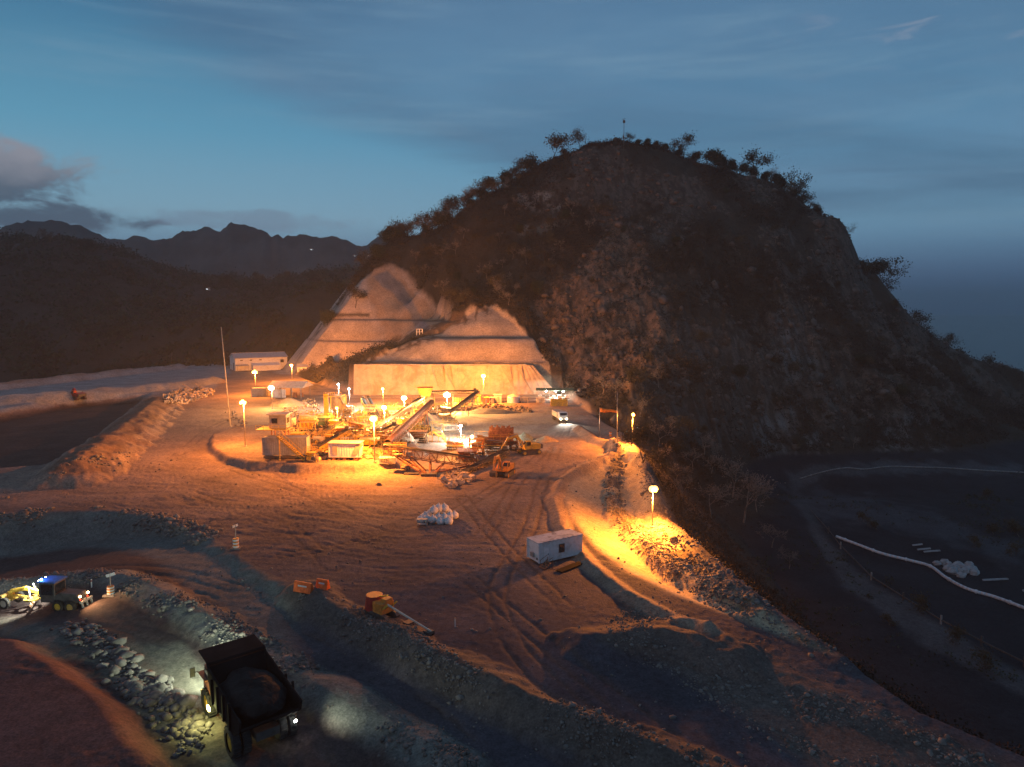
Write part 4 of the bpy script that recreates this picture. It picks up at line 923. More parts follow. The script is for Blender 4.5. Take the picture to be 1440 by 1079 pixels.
# ---------------------------------------------------------------- plant machines
def conveyor(p0, p1, w, label, m=YEL, legs=(.35,.8), truss=1.1, hood=False, group='conveyors of the crushing plant', wheels=False):
    p0, p1 = Vector(p0), Vector(p1); base = Vector((p0.x, p0.y, gz(p0.x, p0.y))); r = thing('conveyor', label, 'conveyor', base, 0, group)
    a, c = p0-base, p1-base; d = (c-a); Ln = d.length; d.normalize(); sx = d.cross(Vector((0,0,1))).normalized()*(w/2); up = sx.cross(d).normalized()*truss
    if up.z < 0: up = -up
    b = MB(); n = max(4, int(Ln/1.6))
    for s_ in (-1, 1):
        for e in (0, -1): b.beam(a+sx*s_+up*e, c+sx*s_+up*e, .16)
        for k in range(n+1): q = a+d*(Ln*k/n); b.beam(q+sx*s_, q+sx*s_-up, .09)
        for k in range(n): q = a+d*(Ln*k/n); q2 = a+d*(Ln*(k+1)/n); b.beam(q+sx*s_-(up if k % 2 else Vector()), q2+sx*s_-(Vector() if k % 2 else up), .09)
    for k in range(n+1): q = a+d*(Ln*k/n); b.beam(q-sx-up, q+sx-up, .08)
    b.build('truss_frame', m, r)
    b = MB(); u = up.normalized()
    for (x0, x1, z0, z1) in ((-1,-.35,.32,.12),(-.35,.35,.12,.12),(.35,1,.12,.32)):
        b.add([a+sx*x0+u*z0, a+sx*x1+u*z1, c+sx*x1+u*z1, c+sx*x0+u*z0], [(0,1,2,3)])
    o = b.build('belt', RUBBER, r); o.modifiers.new('t','SOLIDIFY').thickness = .05
    for nm, q in (('head_drum', c), ('tail_drum', a)): b = MB(); b.tube(q-sx*.9, q+sx*.9, .32, None, 12); b.build(nm, DSTEEL, r)
    for f in legs:
        q = a+d*(Ln*f)-up; gzz = gz(base.x+q.x, base.y+q.y)-base.z
        if q.z-gzz > .5:
            b = MB()
            for s_ in (-1, 1): b.beam((q.x+sx.x*s_*1.5, q.y+sx.y*s_*1.5, gzz-.1), q+sx*s_, .16)
            b.beam(Vector((q.x, q.y, gzz))+sx*-1.3, q+sx*.9, .09); b.beam(Vector((q.x, q.y, gzz))+sx*1.3, q-sx*.9, .09); b.build('leg', m, r)
    if hood:
        b = MB(); nn = 8; V = []
        for e in (a, c): V += [e+sx*(1.05*math.cos(math.pi*k/nn))+u*(.25+.75*math.sin(math.pi*k/nn)) for k in range(nn+1)]
        b.add(V, [(k, k+1, k+nn+2, k+nn+1) for k in range(nn)]); o = b.build('hood', m, r); o.modifiers.new('t','SOLIDIFY').thickness = .05
    b = MB(); q = c - d*.8; b.box(q+u*.75, (1.0,.7,.7)); b.build('drive_motor', DSTEEL, r)
    return r
def PX(bx, by, hx, hy):    # elevated point: above ground spot (bx,by) at the height whose pixel is hy
    p = hit(bx, by); return at(hx, hy, p[1])
conveyor(PX(545,640,545,624), PX(612,600,607,566), 1.6, 'long inclined conveyor rising right toward the orange crusher bin', RUST, hood=True)
conveyor(PX(530,622,528,604), PX(596,588,592,560), 1.5, 'upper inclined conveyor running parallel above the rusty one', STEEL)
conveyor(PX(634,594,634,579), PX(674,576,672,551), 1.7, 'short steep dark conveyor climbing to the right end of the gantry', DSTEEL, (.5,.85))
conveyor(PX(602,578,602,551), PX(672,576,671,550), 1.6, 'level dark gantry conveyor in front of the sheeted wall', DSTEEL, (.1,.5,.9), .9)
conveyor(PX(440,630,440,621), PX(484,606,480,593), 1.3, 'yellow conveyor slanting up from the control cabin', YEL)
conveyor(PX(446,640,446,630), PX(492,622,490,604), 1.3, 'lower yellow conveyor slanting up behind the office container', YEL)
conveyor(PX(527,596,526,588), PX(512,578,510,561), 1.2, 'steep narrow conveyor leaning left near the silo', YEL, (.6,))
conveyor(PX(534,596,533,588), PX(520,578,518,560), 1.2, 'second steep narrow conveyor just right of its leaning twin', STEEL, (.6,))
conveyor(PX(560,612,556,604), PX(622,590,618,574), 1.3, 'slim conveyor passing over the pale heaps to the middle towers', YEL)
conveyor(PX(500,634,498,622), PX(560,612,556,598), 1.4, 'rusty inclined conveyor behind the tall front lamp', RUST)
conveyor(PX(652,668,652,664), PX(712,642,712,633), 1.6, 'dark low conveyor rising right in front of the two excavators', DSTEEL, (.5,.85))
# the stacker: long truss on a V shaped trestle
pa = PX(604,664,541,627); pb = PX(650,660,668,645)
r = conveyor(pa, pb, 1.7, 'long rusty lattice stacker balanced on a V shaped trestle in front of the plant', RUST, (), 1.9, group='conveyors of the crushing plant')
q = hit(604, 668); base = Vector(r.location); V0 = Vector((q[0], q[1], q[2]))-base
d_ = (Vector(pb)-Vector(pa))
for f, wd in ((.12,.9),(.28,1.1),(.5,1.1),(.66,.9),):
    b = MB(); tp = Vector(pa)-base+d_*f-Vector((0,0,1.9))
    for s_ in (-1, 1): b.beam(V0+Vector((.8*(f-.4)*3, s_*1.3, 0)), tp+Vector((0,s_*wd,0)), .24)
    b.beam(V0+Vector((0,-1.3,.3)), tp+Vector((0,wd,0)), .12); b.build('leg', RUST, r)
b = MB(); b.box(V0+Vector((0,0,.3)), (3.4,3.6,.6)); b.box(V0+Vector((-4.0,0,.25)), (3.2,1.2,.35)); b.build('trestle_base', DSTEEL, r)
b = MB(); tp = Vector(pa)-base+d_*.94-Vector((0,0,1.9)); b.beam(V0+Vector((.8,0,.5)), tp, .3); b.build('strut', RUST, r)
def machine(bx, by, w, h, label, kind, m, rz=0, cat=None, name=None, m2=None):
    a = hit(bx, by); s = a[1]/F; w, h = w*s*1.08, h*s*1.18; d = min(w*.6, 5); m2 = m2 or DSTEEL
    nm = name or {'crusher':'crusher','screen':'screening_unit','bin':'feed_bin','genset':'generator','tower':'steel_tower'}[kind]
    r = thing(nm, label, cat or nm.replace('_', ' '), a, rz)
    b = MB()
    for x in (-.5, .5):
        for y in (-.5, .5): b.beam((x*w*.8, y*d*.8, -.2), (x*w*.75, y*d*.75, h*.5), .28)
    for x in (-.5,.5): b.beam((x*w*.8,-d*.4,.1), (x*w*.75,d*.38,h*.48), .12)
    b.beam((-w*.42,-d*.42,.25), (w*.42,-d*.42,.25), .3); b.beam((-w*.42,d*.42,.25), (w*.42,d*.42,.25), .3); b.build('frame', m2, r)
    rr = random.Random(int(bx*7+by)); b = MB(); x = w*.5
    for s_ in (-.22,.22): b.beam((x, -d*.3+s_, 0), (x, -d*.3+s_, h*.75), .06)
    for k in range(int(h*.75/.4)): b.beam((x, -d*.3-.22, .3+k*.4), (x, -d*.3+.22, .3+k*.4), .05)
    b.build('ladder', YEL, r)
    b = MB(); x0 = -w*.5
    for k in range(3):
        z_ = h*rr.uniform(.2,.9); xx = rr.uniform(-.5,.2)*w; b.path([(xx,-d*.55,z_),(xx+w*rr.uniform(.2,.5),-d*.58,z_),(xx+w*.5,-d*.58,z_*rr.uniform(.2,.6)),(xx+w*.55,-d*.6,.1)], .08, 6)
    b.build('pipework', STEEL, r)
    b = MB(); zt = h*rr.uniform(.88,1.02)
    for y in (-d*.5, d*.5):
        b = MB(); b.beam((-w*.5,y,zt+1.0), (w*.5,y,zt+1.0), .06); b.beam((-w*.5,y,zt+.5), (w*.5,y,zt+.5), .04)
        for k in range(6): b.beam((-w*.5+k*w*.2,y,zt-.4), (-w*.5+k*w*.2,y,zt+1.03), .05)
        b.build('railing', YEL, r)
    if kind == 'crusher':
        b = MB(); b.box((0,0,h*.42), (w*.6, d*.8, h*.36)); b.tube((-w*.12,-d*.5,h*.42), (-w*.12,d*.5,h*.42), h*.2, None, 16); b.build('crusher_body', m, r, bevel=.06)
        b = MB(); b.box((w*.05,0,h*.78), (w*.5, d*.75, h*.34), taper=1.55); b.build('hopper', m, r)
        b = MB(); b.tube((w*.25,-d*.55,h*.4), (w*.25,-d*.45,h*.4), h*.19, None, 18); b.build('flywheel', DSTEEL, r)
        b = MB(); b.box((w*.42,0,h*.3), (w*.16,d*.4,h*.22)); b.build('motor', BLUEP, r)
    elif kind == 'screen':
        b = MB(); b.box((0,0,h*.68), (w*.86, d*.8, h*.3), ry=.16); 
        for k in range(7): b.box((-w*.38+k*w*.127, -d*.42, h*.68+w*.02*(3-k)*.35), (.12,.1,h*.3))
        b.build('screen_box', m, r)
        b = MB(); b.box((0,0,h*.42), (w*.7, d*.7, h*.16), taper=1.25); b.build('chute', m2, r)
        b = MB(); b.box((0,-d*.62,h*.5), (w*.95, .9, .08)); [b.beam((x*w*.47,-d*.62-.4,h*.5), (x*w*.47,-d*.62-.4,h*.5+1.05), .06) for x in (-1,-.5,0,.5,1)]
        b.beam((-w*.47,-d*.62-.4,h*.5+1.05), (w*.47,-d*.62-.4,h*.5+1.05), .06); b.build('walkway', YEL, r)
    elif kind == 'bin':
        b = MB(); b.box((0,0,h*.66), (w*.55, d*.6, h*.44), taper=1.6); b.build('hopper', m, r)
        b = MB(); [b.beam((x*w*.42,-d*.5,h*.5), (x*w*.47,-d*.53,h*.9), .14) for x in (-1,-.5,0,.5,1)]; b.build('stiffener', m2, r)
        b = MB(); b.box((0,0,h*.3), (w*.8,d*.3,.4)); b.build('feeder', RUBBER, r)
    elif kind == 'genset':
        b = MB(); b.box((0,0,h*.5), (w,d,h*.8)); b.build('enclosure', m, r, bevel=.05)
        b = MB(); [b.box((-w*.35+k*w*.1,-d*.5-.03,h*.55), (w*.06,.06,h*.4)) for k in range(5)]; b.build('louvre', DSTEEL, r)
        b = MB(); b.tube((w*.3,0,h*.9), (w*.3,0,h*1.15), .12, None, 8); b.build('exhaust', RUST, r)
    elif kind == 'tower':
        b = MB(); n = 4
        for x in (-1,1):
            for y in (-1,1): b.beam((x*w*.4,y*d*.4,0), (x*w*.4,y*d*.4,h), .2)
        for k in range(1, n+1):
            z = h*k/n; b.box((0,0,z-.05), (w*.85,d*.85,.1))
            b.beam((-w*.4,-d*.4,h*(k-1)/n), (w*.4,-d*.4,z), .1); b.beam((-w*.4,-d*.42,z+1), (w*.4,-d*.42,z+1), .06)
        b.build('tower_frame', m, r)
        b = MB(); b.box((0,0,h*.62), (w*.5,d*.5,h*.3), taper=1.3); b.build('hopper', m2, r)
    return r
ORB = mat('orange_bin_paint', (.60,.30,.06), .6, dirt=(.3,.16,.08))
machine(597,578,26,30,'large rounded orange bin under the left end of the gantry','crusher',ORB,.1)
machine(608,596,18,22,'slim steel tower with a chute right of the inclined conveyors','tower',STEEL,0)
machine(588,596,16,18,'small yellow crusher under the middle of the inclined conveyors','crusher',YEL,.3)
machine(625,586,20,14,'grey screening deck beneath the brightest white lamp','screen',GREY,0)
machine(566,604,22,16,'yellow screening deck in front of the pale heaps, left of centre','screen',YEL,.2)
machine(503,610,24,16,'rust brown screening deck right of the short silo lamp','screen',RUST,-.1)
machine(455,602,22,14,'faded green crusher left of the silo','crusher',GREENP,.2)
machine(434,596,24,12,'pale walkway platform with railings behind the control cabin','screen',CREAM,-.1)
machine(432,612,22,18,'bright yellow feed bin right of the control cabin','bin',YEL,.1)
machine(449,628,14,13,'cream cabinet generator between the yellow conveyors','genset',CREAM,.05)
machine(463,626,12,14,'yellow cabinet generator behind the office container','genset',YEL,0)
machine(418,626,22,16,'yellow crusher rising directly behind the long grey container','crusher',YEL,-.1)
machine(480,614,22,12,'orange crusher between the silo and the office container','crusher',ORG,.1)
machine(520,632,30,15,'long yellow feed bin left of the tall front lamp','bin',YEL,.15)
machine(508,622,16,9,'bright yellow cabinet generator left of the tall front lamp','genset',YEL,.4)
machine(540,626,20,15,'rusty screening deck behind the tall front lamp','screen',RUST,.2)
machine(437,650,16,13,'rust stained yellow engine unit at the foot of the access stair','crusher',YEL,.1)
machine(520,590,18,14,'pale steel tower between the leaning conveyors and the wall','tower',CREAM,0)
machine(548,584,20,12,'low cream screening deck at the foot of the sheeted wall','screen',CREAM,0)
machine(573,582,12,16,'narrow rusty tower left of the rounded orange bin','tower',RUST,.1)
machine(588,622,28,16,'rusty brown box unit with a sloping side, left of the zigzag stair','bin',RUST,0)
machine(640,632,26,12,'low rusty feed hopper right of the zigzag stair','screen',RUST,.05)
machine(655,648,34,14,'dark rusty crusher below the screening tower','crusher',RUST,.1)
machine(690,634,44,18,'rusty crusher body under the ribbed hopper','screen',RUST,.0)
machine(545,652,22,9,'low flatbed frame beside the foot of the tall front lamp','genset',CREAM,.1)
for q_ in ((405,600,18,12,'small cream engine cabinet left of the green crusher','genset',CREAM),(470,604,20,12,'yellow crusher directly in front of the silo legs','crusher',YEL),
 (490,592,16,18,'thin galvanised tower just right of the silo duct','tower',STEEL),(508,600,14,14,'orange feed bin behind the short silo lamp','bin',ORG),(556,592,20,14,'grey feed bin beneath the upper inclined conveyor','bin',GREY),
 (580,606,18,12,'yellow screening deck in front of the rounded orange bin','screen',YEL),(615,612,16,14,'galvanised tower right of the zigzag stair top','tower',STEEL),(633,606,18,9,'cream cabinet generator left of the cold white lamp','genset',CREAM),
 (494,640,18,10,'orange crusher wedged between office container and ore heap','crusher',ORG),(512,644,12,8,'green cabinet generator left of the tall front lamp foot','genset',GREENP),(560,640,20,10,'rusty feed bin under the tail of the long stacker','bin',RUST),
 (572,660,14,6,'low rusty frame box left of the stacker trestle','genset',RUST),(424,640,12,14,'narrow yellow tower against the end of the long grey container','tower',YEL),(670,640,22,20,'orange tower at the left end of the ribbed hopper','tower',ORG),
 (722,634,12,16,'rusty tower at the right end of the ribbed hopper','tower',RUST),(646,578,16,12,'yellow screening deck below the steep dark conveyor','screen',YEL),(532,612,18,12,'galvanised screening deck left of the white conveyor lamp','screen',STEEL),
 (485,628,14,12,'cream feed bin among the ore heaps','bin',CREAM)):
    machine(*q_[:7], rz=random.uniform(-.3,.3))
# zigzag stair
a = hit(608, 622); s = a[1]/F; r = thing('zigzag_stair', 'pale yellow zigzag stair beside the rusty box unit', 'stair', a)
stair(r, (0,0,16*s), (9*s,0,9*s), 1.1, YEL, 8); stair(r, (9*s,.2,9*s), (14*s,.2,9*s), 1.1, YEL, 4); stair(r, (14*s,0,9*s), (20*s,0,0), 1.1, YEL, 8)
b = MB(); b.beam((9*s,0,0), (9*s,0,9*s), .15); b.beam((0,0,0), (0,0,16*s), .15); b.build('support_post', YEL, r)
# ribbed hopper (row of vertical fins)
a = hit(704, 636); s = a[1]/F; r = thing('ribbed_hopper', 'tall hopper wall made of a row of upright rusty ribs', 'hopper', (a[0], a[1]+2, a[2]))
for k in range(14): b = MB(); x = (-16+k*2.5)*s; b.beam((x, 0, 1.4), (x+.15, .7, 6.2+.35*math.sin(k*1.9)), .22, .5); b.build('rib', RUST, r)
b = MB(); b.box((0,1.2,3.2), (36*s, 1.6, 3.4)); b.build('back_plate', RUST, r)
for x in (-15, 0, 15): b = MB(); b.beam((x*s,.9,-.2), (x*s,.9,2), .35); b.build('leg', DSTEEL, r)
b = MB(); [b.beam((-18*s,-.5,z), (18*s,-.5,z), .16) for z in (1.5,2.6,3.7)]; b.build('cross_rail', ORG, r)
# silo
a = hit(467, 592); s = a[1]/F; r = thing('silo', 'grey cylindrical silo on a yellow frame with a railed top', 'silo', (a[0], a[1]+4, a[2]))
hh = 42*s
b = MB(); b.tube((1.2,0,hh*.35), (1.2,0,hh*.78), 10*s, None, 24); b.tube((1.2,0,hh*.35), (1.2,0,hh*.15), 10*s, 2*s, 24); b.build('tank', GREY, r, False)
for x in (-1, 1):
    for y in (-1, 1): b = MB(); b.beam((1.2+x*9*s,y*8*s,0), (1.2+x*9*s,y*8*s,hh*.8), .3); b.build('leg', YEL, r)
b = MB(); b.box((0,0,hh*.82), (26*s,22*s,.25))
for k in range(9): x = -12.5*s+k*3.1*s; b.beam((x,-11*s,hh*.82), (x,-11*s,hh*.82+1.3), .08)
b.beam((-13*s,-11*s,hh*.82+1.3), (13*s,-11*s,hh*.82+1.3), .08); b.beam((-13*s,-11*s,hh*.82+.7), (13*s,-11*s,hh*.82+.7), .06); b.build('top_platform', YEL, r)
b = MB(); b.box((-10*s,-9*s,hh*.45), (6*s,4*s,hh*.9)); b.build('elevator_casing', YEL, r)
b = MB(); b.path([(6*s,-9*s,hh*.8),(11*s,-10*s,hh*.75),(16*s,-10*s,hh*.55),(22*s,-11*s,hh*.4),(22*s,-11*s,hh*.2),(17*s,-11*s,hh*.08)], .35, 8); b.build('duct', STEEL, r)
# boxes and tanks along the wall
a = hit(722, 566); r = thing('water_tank', 'white round water tank with a conical lid near the right end of the wall', 'tank', a); s = a[1]/F
b = MB(); b.tube((0,0,-.2), (0,0,9*s), 9*s, None, 24); b.build('body', WHITE, r); b = MB(); b.tube((0,0,9*s), (0,0,12*s), 9.4*s, .5, 24); b.build('lid', CREAM, r)
for bx, by, w_, h_, m_, lb in ((700,566,11,11,CREAM,'cream square store box left of the round water tank'), (684,568,7,9,ORG,'orange store box nearest the wall lamp'), (692,567,6,8,GREY,'small grey store box between two larger ones'), (672,566,8,10,YEL,'yellow store box under the end of the gantry'), (738,566,10,7,GREY,'low grey store box right of the round water tank'), (760,566,12,6,CREAM,'low cream box in front of the lit tent')):
    a = hit(bx, by); s = a[1]/F; r = thing('store_box', lb, 'store box', a); b = MB(); b.box((0,0,h_*s/2), (w_*s, 3, h_*s)); b.build('body', m_, r, bevel=.05)
    b = MB(); b.box((0,0,h_*s+.06), (w_*s+.3,3.3,.12)); b.build('lid', m_, r); b = MB(); b.box((0,-1.54,h_*s*.45), (w_*s*.35,.08,h_*s*.7)); b.build('door', GREY, r)
a = hit(775, 571); s = a[1]/F; r = thing('yellow_container', 'long low yellow container near the foot of the dark hill', 'container', a, -.02); cont(r, 23*s, 2.4, 8.5*s, YEL, True, .1, .4)
a = hit(756, 560); s = a[1]/F; r = thing('work_tent', 'open work tent with a dark canopy and cold white lamps against the dark slope', 'tent', a, -.05)
for x in (0, 5, 10, 14): b = MB(); b.beam((x,0,0), (x,0,3.2), .12); b.build('post', STEEL, r); 
b = MB(); b.box((7,1.6,3.5), (15.5,4.6,.15), rx=.12); b.build('canopy', GREENP, r)
for x in (3.5, 7.5, 10.5): b = MB(); b.ball((x,-.9,3.0), .3, 8, 5); b.build('lamp', LENS['c'], r)
light('tent_glow', r, (7.5,-.8,2.6), 9000, WHT, .3)
rg = random.Random(5)
for k, (nm, m_, x) in enumerate((('white crate',WHITE,1),('grey bench',STEEL,4),('white drum',WHITE,6.5),('pale crate',CREAM,9),('white cabinet',WHITE,12))):
    o = thing('work_item', f'{nm} standing under the lit work tent', nm.split()[1], (a[0]+x, a[1]-1.0, a[2])); b = MB()
    if 'drum' in nm: b.tube((0,0,0), (0,0,1.3), .5, None, 12); b.build('body', m_, o); b = MB(); b.tube((0,0,1.3), (0,0,1.36), .45, None, 12); b.build('lid', STEEL, o)
    else: b.box((0,0,.8), (1.5,1,1.2)); b.build('body', m_, o, bevel=.04); b = MB(); b.box((0,0,.1), (1.6,1.1,.2)); b.build('pallet', RUST, o)
# ---------------------------------------------------------------- heaps
def heap(bx, by, wpx, hpx, label, m, seed, name='stone_heap', cat='heap', dep=.8):
    a = hit(bx, by); s = a[1]/F; w_, h_ = wpx*s/2, hpx*s; n = 44
    xs = np.linspace(-1.1, 1.1, n); X, Y = np.meshgrid(xs, xs, indexing='ij'); rr = np.sqrt(X**2+Y**2) + (fbm(X*2.5+seed, Y*2.5, 3, seed)-.5)*.35
    Z = np.clip(1-rr, 0, 1)**.9*h_ + (fbm(X*9+seed, Y*9, 3, seed+3)-.5)*h_*.12 - .12*(rr > 1) - .1
    o = mesh_np(name, np.stack([X*w_, Y*w_*dep+w_*dep*.7, Z], -1).reshape(-1,3), gridfaces(n, n)[:, ::-1], m, smooth=True); o.location = [float(c) for c in a]
    return tag(o, label, cat)
SAND = mat('pale_sand', (.42,.40,.33), .95, bump=.05, scale=3); DARKS = mat('dark_gravel', (.16,.13,.11), .95, bump=.08, scale=4, var=.4); GRS = mat('greenish_gravel', (.20,.22,.17), .95, bump=.06, scale=4, var=.3)
heap(562,622,44,22,'pale sand heap between the inclined conveyor and the rusty box unit',SAND,3)
heap(600,602,70,20,'broad pale sand heap behind the zigzag stair',SAND,5)
heap(640,650,60,14,'low pale sand heap under the long lattice stacker',SAND,6)
heap(400,572,60,12,'wide low earth heap in front of the open shed',mat('orange_earth', (.36,.25,.15), .95, bump=.06, scale=3),8)
heap(738,620,34,11,'greenish gravel heap behind the two excavators',GRS,11)
heap(768,622,40,8,'low orange earth heap right of the greenish heap',mat('orange_earth',(.36,.25,.15)),12)
heap(420,594,46,9,'small pale gravel heap left of the silo',SAND,14)
heap(532,684,14,6,'small dark stone heap alone on the yard below the office container',DARKS,15)
heap(488,636,54,16,'rust coloured ore heap behind the office container',mat('ore', (.30,.15,.08), .95, bump=.15, scale=1.5, var=.5),16)
heap(690,582,90,8,'long low heap of dark broken rock in front of the store boxes',DARKS,17,dep=.35)
def debris(name, label, poly, n, s0, mats_, z=0.0, y0=None):
    b = MB(); rg = random.Random(len(label)); k = 0; hs = rand_in(poly, n); root = None
    c = hit(*hs[0]); V = []
    for (x, y) in hs:
        p = hit(x, y); s = s0*rg.uniform(.5,1.5)
        t = rg.random()
        q = (p[0], p[1], p[2]+s*.3)
        if t < .3: b.box(q, (s*rg.uniform(.8,2.2), s, s*.7), rg.uniform(0,3), rg.uniform(-.4,.4))
        elif t < .55: e = Vector(q)+Vector((rg.uniform(-2,2), rg.uniform(-1,1), rg.uniform(.1,1.3)))*s*1.3; b.beam(q, e, .12*s+.06)
        elif t < .75: b.tube(q, (q[0]+rg.uniform(-1,1)*s, q[1]+.4*s, q[2]+rg.uniform(0,.8)*s), .45*s, None, 9)
        else: b.ball(q, s*.6, 6, 4, (1.2,1,.8), .3)
    o = b.build(name, mats_); tag(o, label, None, None, 'stuff'); return o
debris('scrap_pile', 'heap of tyres, blocks and scrap at the left edge of the plant', [(228,562),(240,552),(285,546),(304,549),(300,556),(262,568),(235,568)], 240, 1.15, mat('mixed_scrap', (.38,.30,.23), .9, var=.7, scale=.5))
debris('scrap_row', 'row of scrap metal and rocks in front of the store boxes', [(655,572),(690,570),(740,574),(748,580),(700,580),(660,578)], 200, .8, mat('dark_scrap', (.22,.15,.10), .9, var=.7, scale=.6))
debris('plant_clutter', 'loose beams, blocks and hoses strewn between the machines', [(398,592),(440,585),(560,572),(600,585),(660,600),(600,616),(560,632),(520,648),(440,648),(400,615)], 1500, .8, mat('mixed_clutter', (.40,.28,.15), .85, var=.8, scale=.4))
debris('plant_clutter_left', 'pipes and parts lying left of the silo', [(396,570),(440,560),(455,580),(430,600),(398,590)], 130, .7, MATS['mixed_clutter']).name = 'loose_parts'
debris('broken_slabs', 'tilted slabs and beams dumped in front of the dark low conveyor', [(621,682),(632,668),(652,664),(664,676),(650,684),(630,688)], 70, 1.0, MATS['mixed_scrap'])
debris('rock_spill', 'spill of dark rocks left of the tall mast', [(310,582),(330,578),(350,600),(335,606)], 30, .5, STONE)
# ---------------------------------------------------------------- vehicles
def wheel(r, c, rad, w, hub=DSTEEL):
    b = MB(); n = 20; prof = [(-.5,.62),(-.5,.9),(-.36,1.0),(.36,1.0),(.5,.9),(.5,.62)]; V = []
    for k in range(n):
        t = 2*math.pi*k/n
        for y, q in prof: V.append((c[0]+rad*q*math.cos(t), c[1]+y*w, c[2]+rad*q*math.sin(t)))
    m_ = len(prof); b.add(V, [(k*m_+j, k*m_+j+1, ((k+1) % n)*m_+j+1, ((k+1) % n)*m_+j) for k in range(n) for j in range(m_-1)])
    for k in range(n): t = 2*math.pi*k/n; b.box((c[0]+rad*.99*math.cos(t), c[1], c[2]+rad*.99*math.sin(t)), (.12*rad, w*.9, .09*rad), ry=-t)
    ty = b.build('wheel', RUBBER, r)
    b = MB(); b.tube((c[0],c[1]-w*.3,c[2]), (c[0],c[1]+w*.3,c[2]), rad*.64, None, 16); b.tube((c[0],c[1]-w*.42,c[2]), (c[0],c[1]+w*.42,c[2]), rad*.25, None, 10); b.build('rim', hub, ty)
def excavator(loc, rz, label, pose, m=ORG, sc=1.0):
    r = thing('excavator', label, 'excavator', loc, rz); r.scale = (sc,)*3
    for y in (-1.25, 1.25):
        b = MB(); pl = [(-2.1,.15),(-2.3,.5),(-2.1,.85),(-1.8,.98),(1.8,.98),(2.1,.85),(2.3,.5),(2.1,.15),(1.8,0),(-1.8,0)]; b.prism(pl, y-.3, y+.3)
        for k in range(14): b.box((-1.8+k*.277, y, 1.0), (.16,.66,.07)); b.box((-1.8+k*.277, y, -.0), (.16,.66,.06))
        t_ = b.build('track', DSTEEL, r); b = MB(); [b.tube((x,y-.33,.5), (x,y+.33,.5), .36, None, 12) for x in (-1.75,1.75)]; b.build('sprocket', m, t_)
    b = MB(); b.box((0,0,.6), (1.9,2.0,.5)); b.tube((0,0,.8), (0,0,1.15), .75, None, 16); b.build('undercarriage', DSTEEL, r)
    b = MB(); b.prism([(-2.3,1.15),(-2.3,2.1),(-2.0,2.3),(.2,2.3),(.9,1.9),(1.6,1.7),(1.6,1.15)], -1.3, 1.3); b.build('body', m, r, bevel=.05)
    b = MB(); b.prism([(-2.75,1.2),(-2.85,1.9),(-2.6,2.2),(-2.2,2.2),(-2.2,1.2)], -1.3, 1.3); b.build('counterweight', DSTEEL, r, bevel=.06)
    b = MB(); b.prism([(.1,1.7),(.15,3.05),(1.2,3.05),(1.75,2.3),(1.75,1.4),(.1,1.4)], .35, 1.28); cb = b.build('cab', m, r, bevel=.04)
    b = MB(); b.box((.68,1.3,2.45), (.9,.05,.8)); b.box((.68,.33,2.45), (.9,.05,.8)); b.box((1.52,.82,2.62), (.05,.8,.75), ry=-.62); b.build('window', GLASS, cb)
    p = [Vector((x,-.15,z)) for x, z in pose]
    b = MB(); b.beam(p[0], p[1], .38, .55); b.beam(p[1], p[2], .36, .48); b.build('boom', m, r, bevel=.04)
    b = MB(); b.beam(p[2]+(p[2]-p[3]).normalized()*.5, p[3], .3, .4); b.build('stick', m, r, bevel=.04)
    b = MB(); b.tube(Vector((1.6,-.55,1.5)), (p[1]+p[0])/2+Vector((0,-.3,.1)), .11, None, 8); b.tube(Vector((1.6,.25,1.5)), (p[1]+p[0])/2+Vector((0,.3,.1)), .11, None, 8); b.tube(p[1]+Vector((0,0,.35)), p[2]+Vector((0,0,.3)), .09, None, 8); b.build('hydraulic_ram', STEEL, r)
    b = MB(); d = p[3]; b.prism([(d.x+.1,d.z+.25),(d.x+.55,d.z-.1),(d.x+.4,d.z-.85),(d.x-.2,d.z-1.15),(d.x-.75,d.z-.75),(d.x-.45,d.z-.7),(d.x-.1,d.z-.8),(d.x+.15,d.z-.5),(d.x-.1,d.z+.05)], -.75, .45)
    [b.box((d.x-.85, y, d.z-.68), (.3,.12,.1)) for y in (-.6,-.3,0,.3)]; b.build('bucket', DSTEEL, r)
    b = MB(); b.tube((-1.2,-.9,2.3), (-1.2,-.9,2.75), .08, None, 8); b.build('exhaust', DSTEEL, r)
    return r
a = hit(709, 669); excavator(a, R(250), 'orange excavator facing the camera with its arm over the dark low conveyor', [(1.2,1.9),(2.6,4.3),(4.6,4.3),(5.4,2.0)], ORG, 1.12)
a = hit(744, 638); excavator(a, R(205), 'yellow orange excavator at the right end of the plant, boom lowered to the left', [(1.2,1.9),(3.0,4.2),(5.2,3.6),(6.6,1.5)], YEL, 1.15)
a = hit(110, 562); excavator(a, R(150), 'small dark red excavator on the rim of the shadowed pit', [(1.2,1.9),(2.2,3.4),(3.2,3.0),(3.6,1.4)], REDP, 1.25)
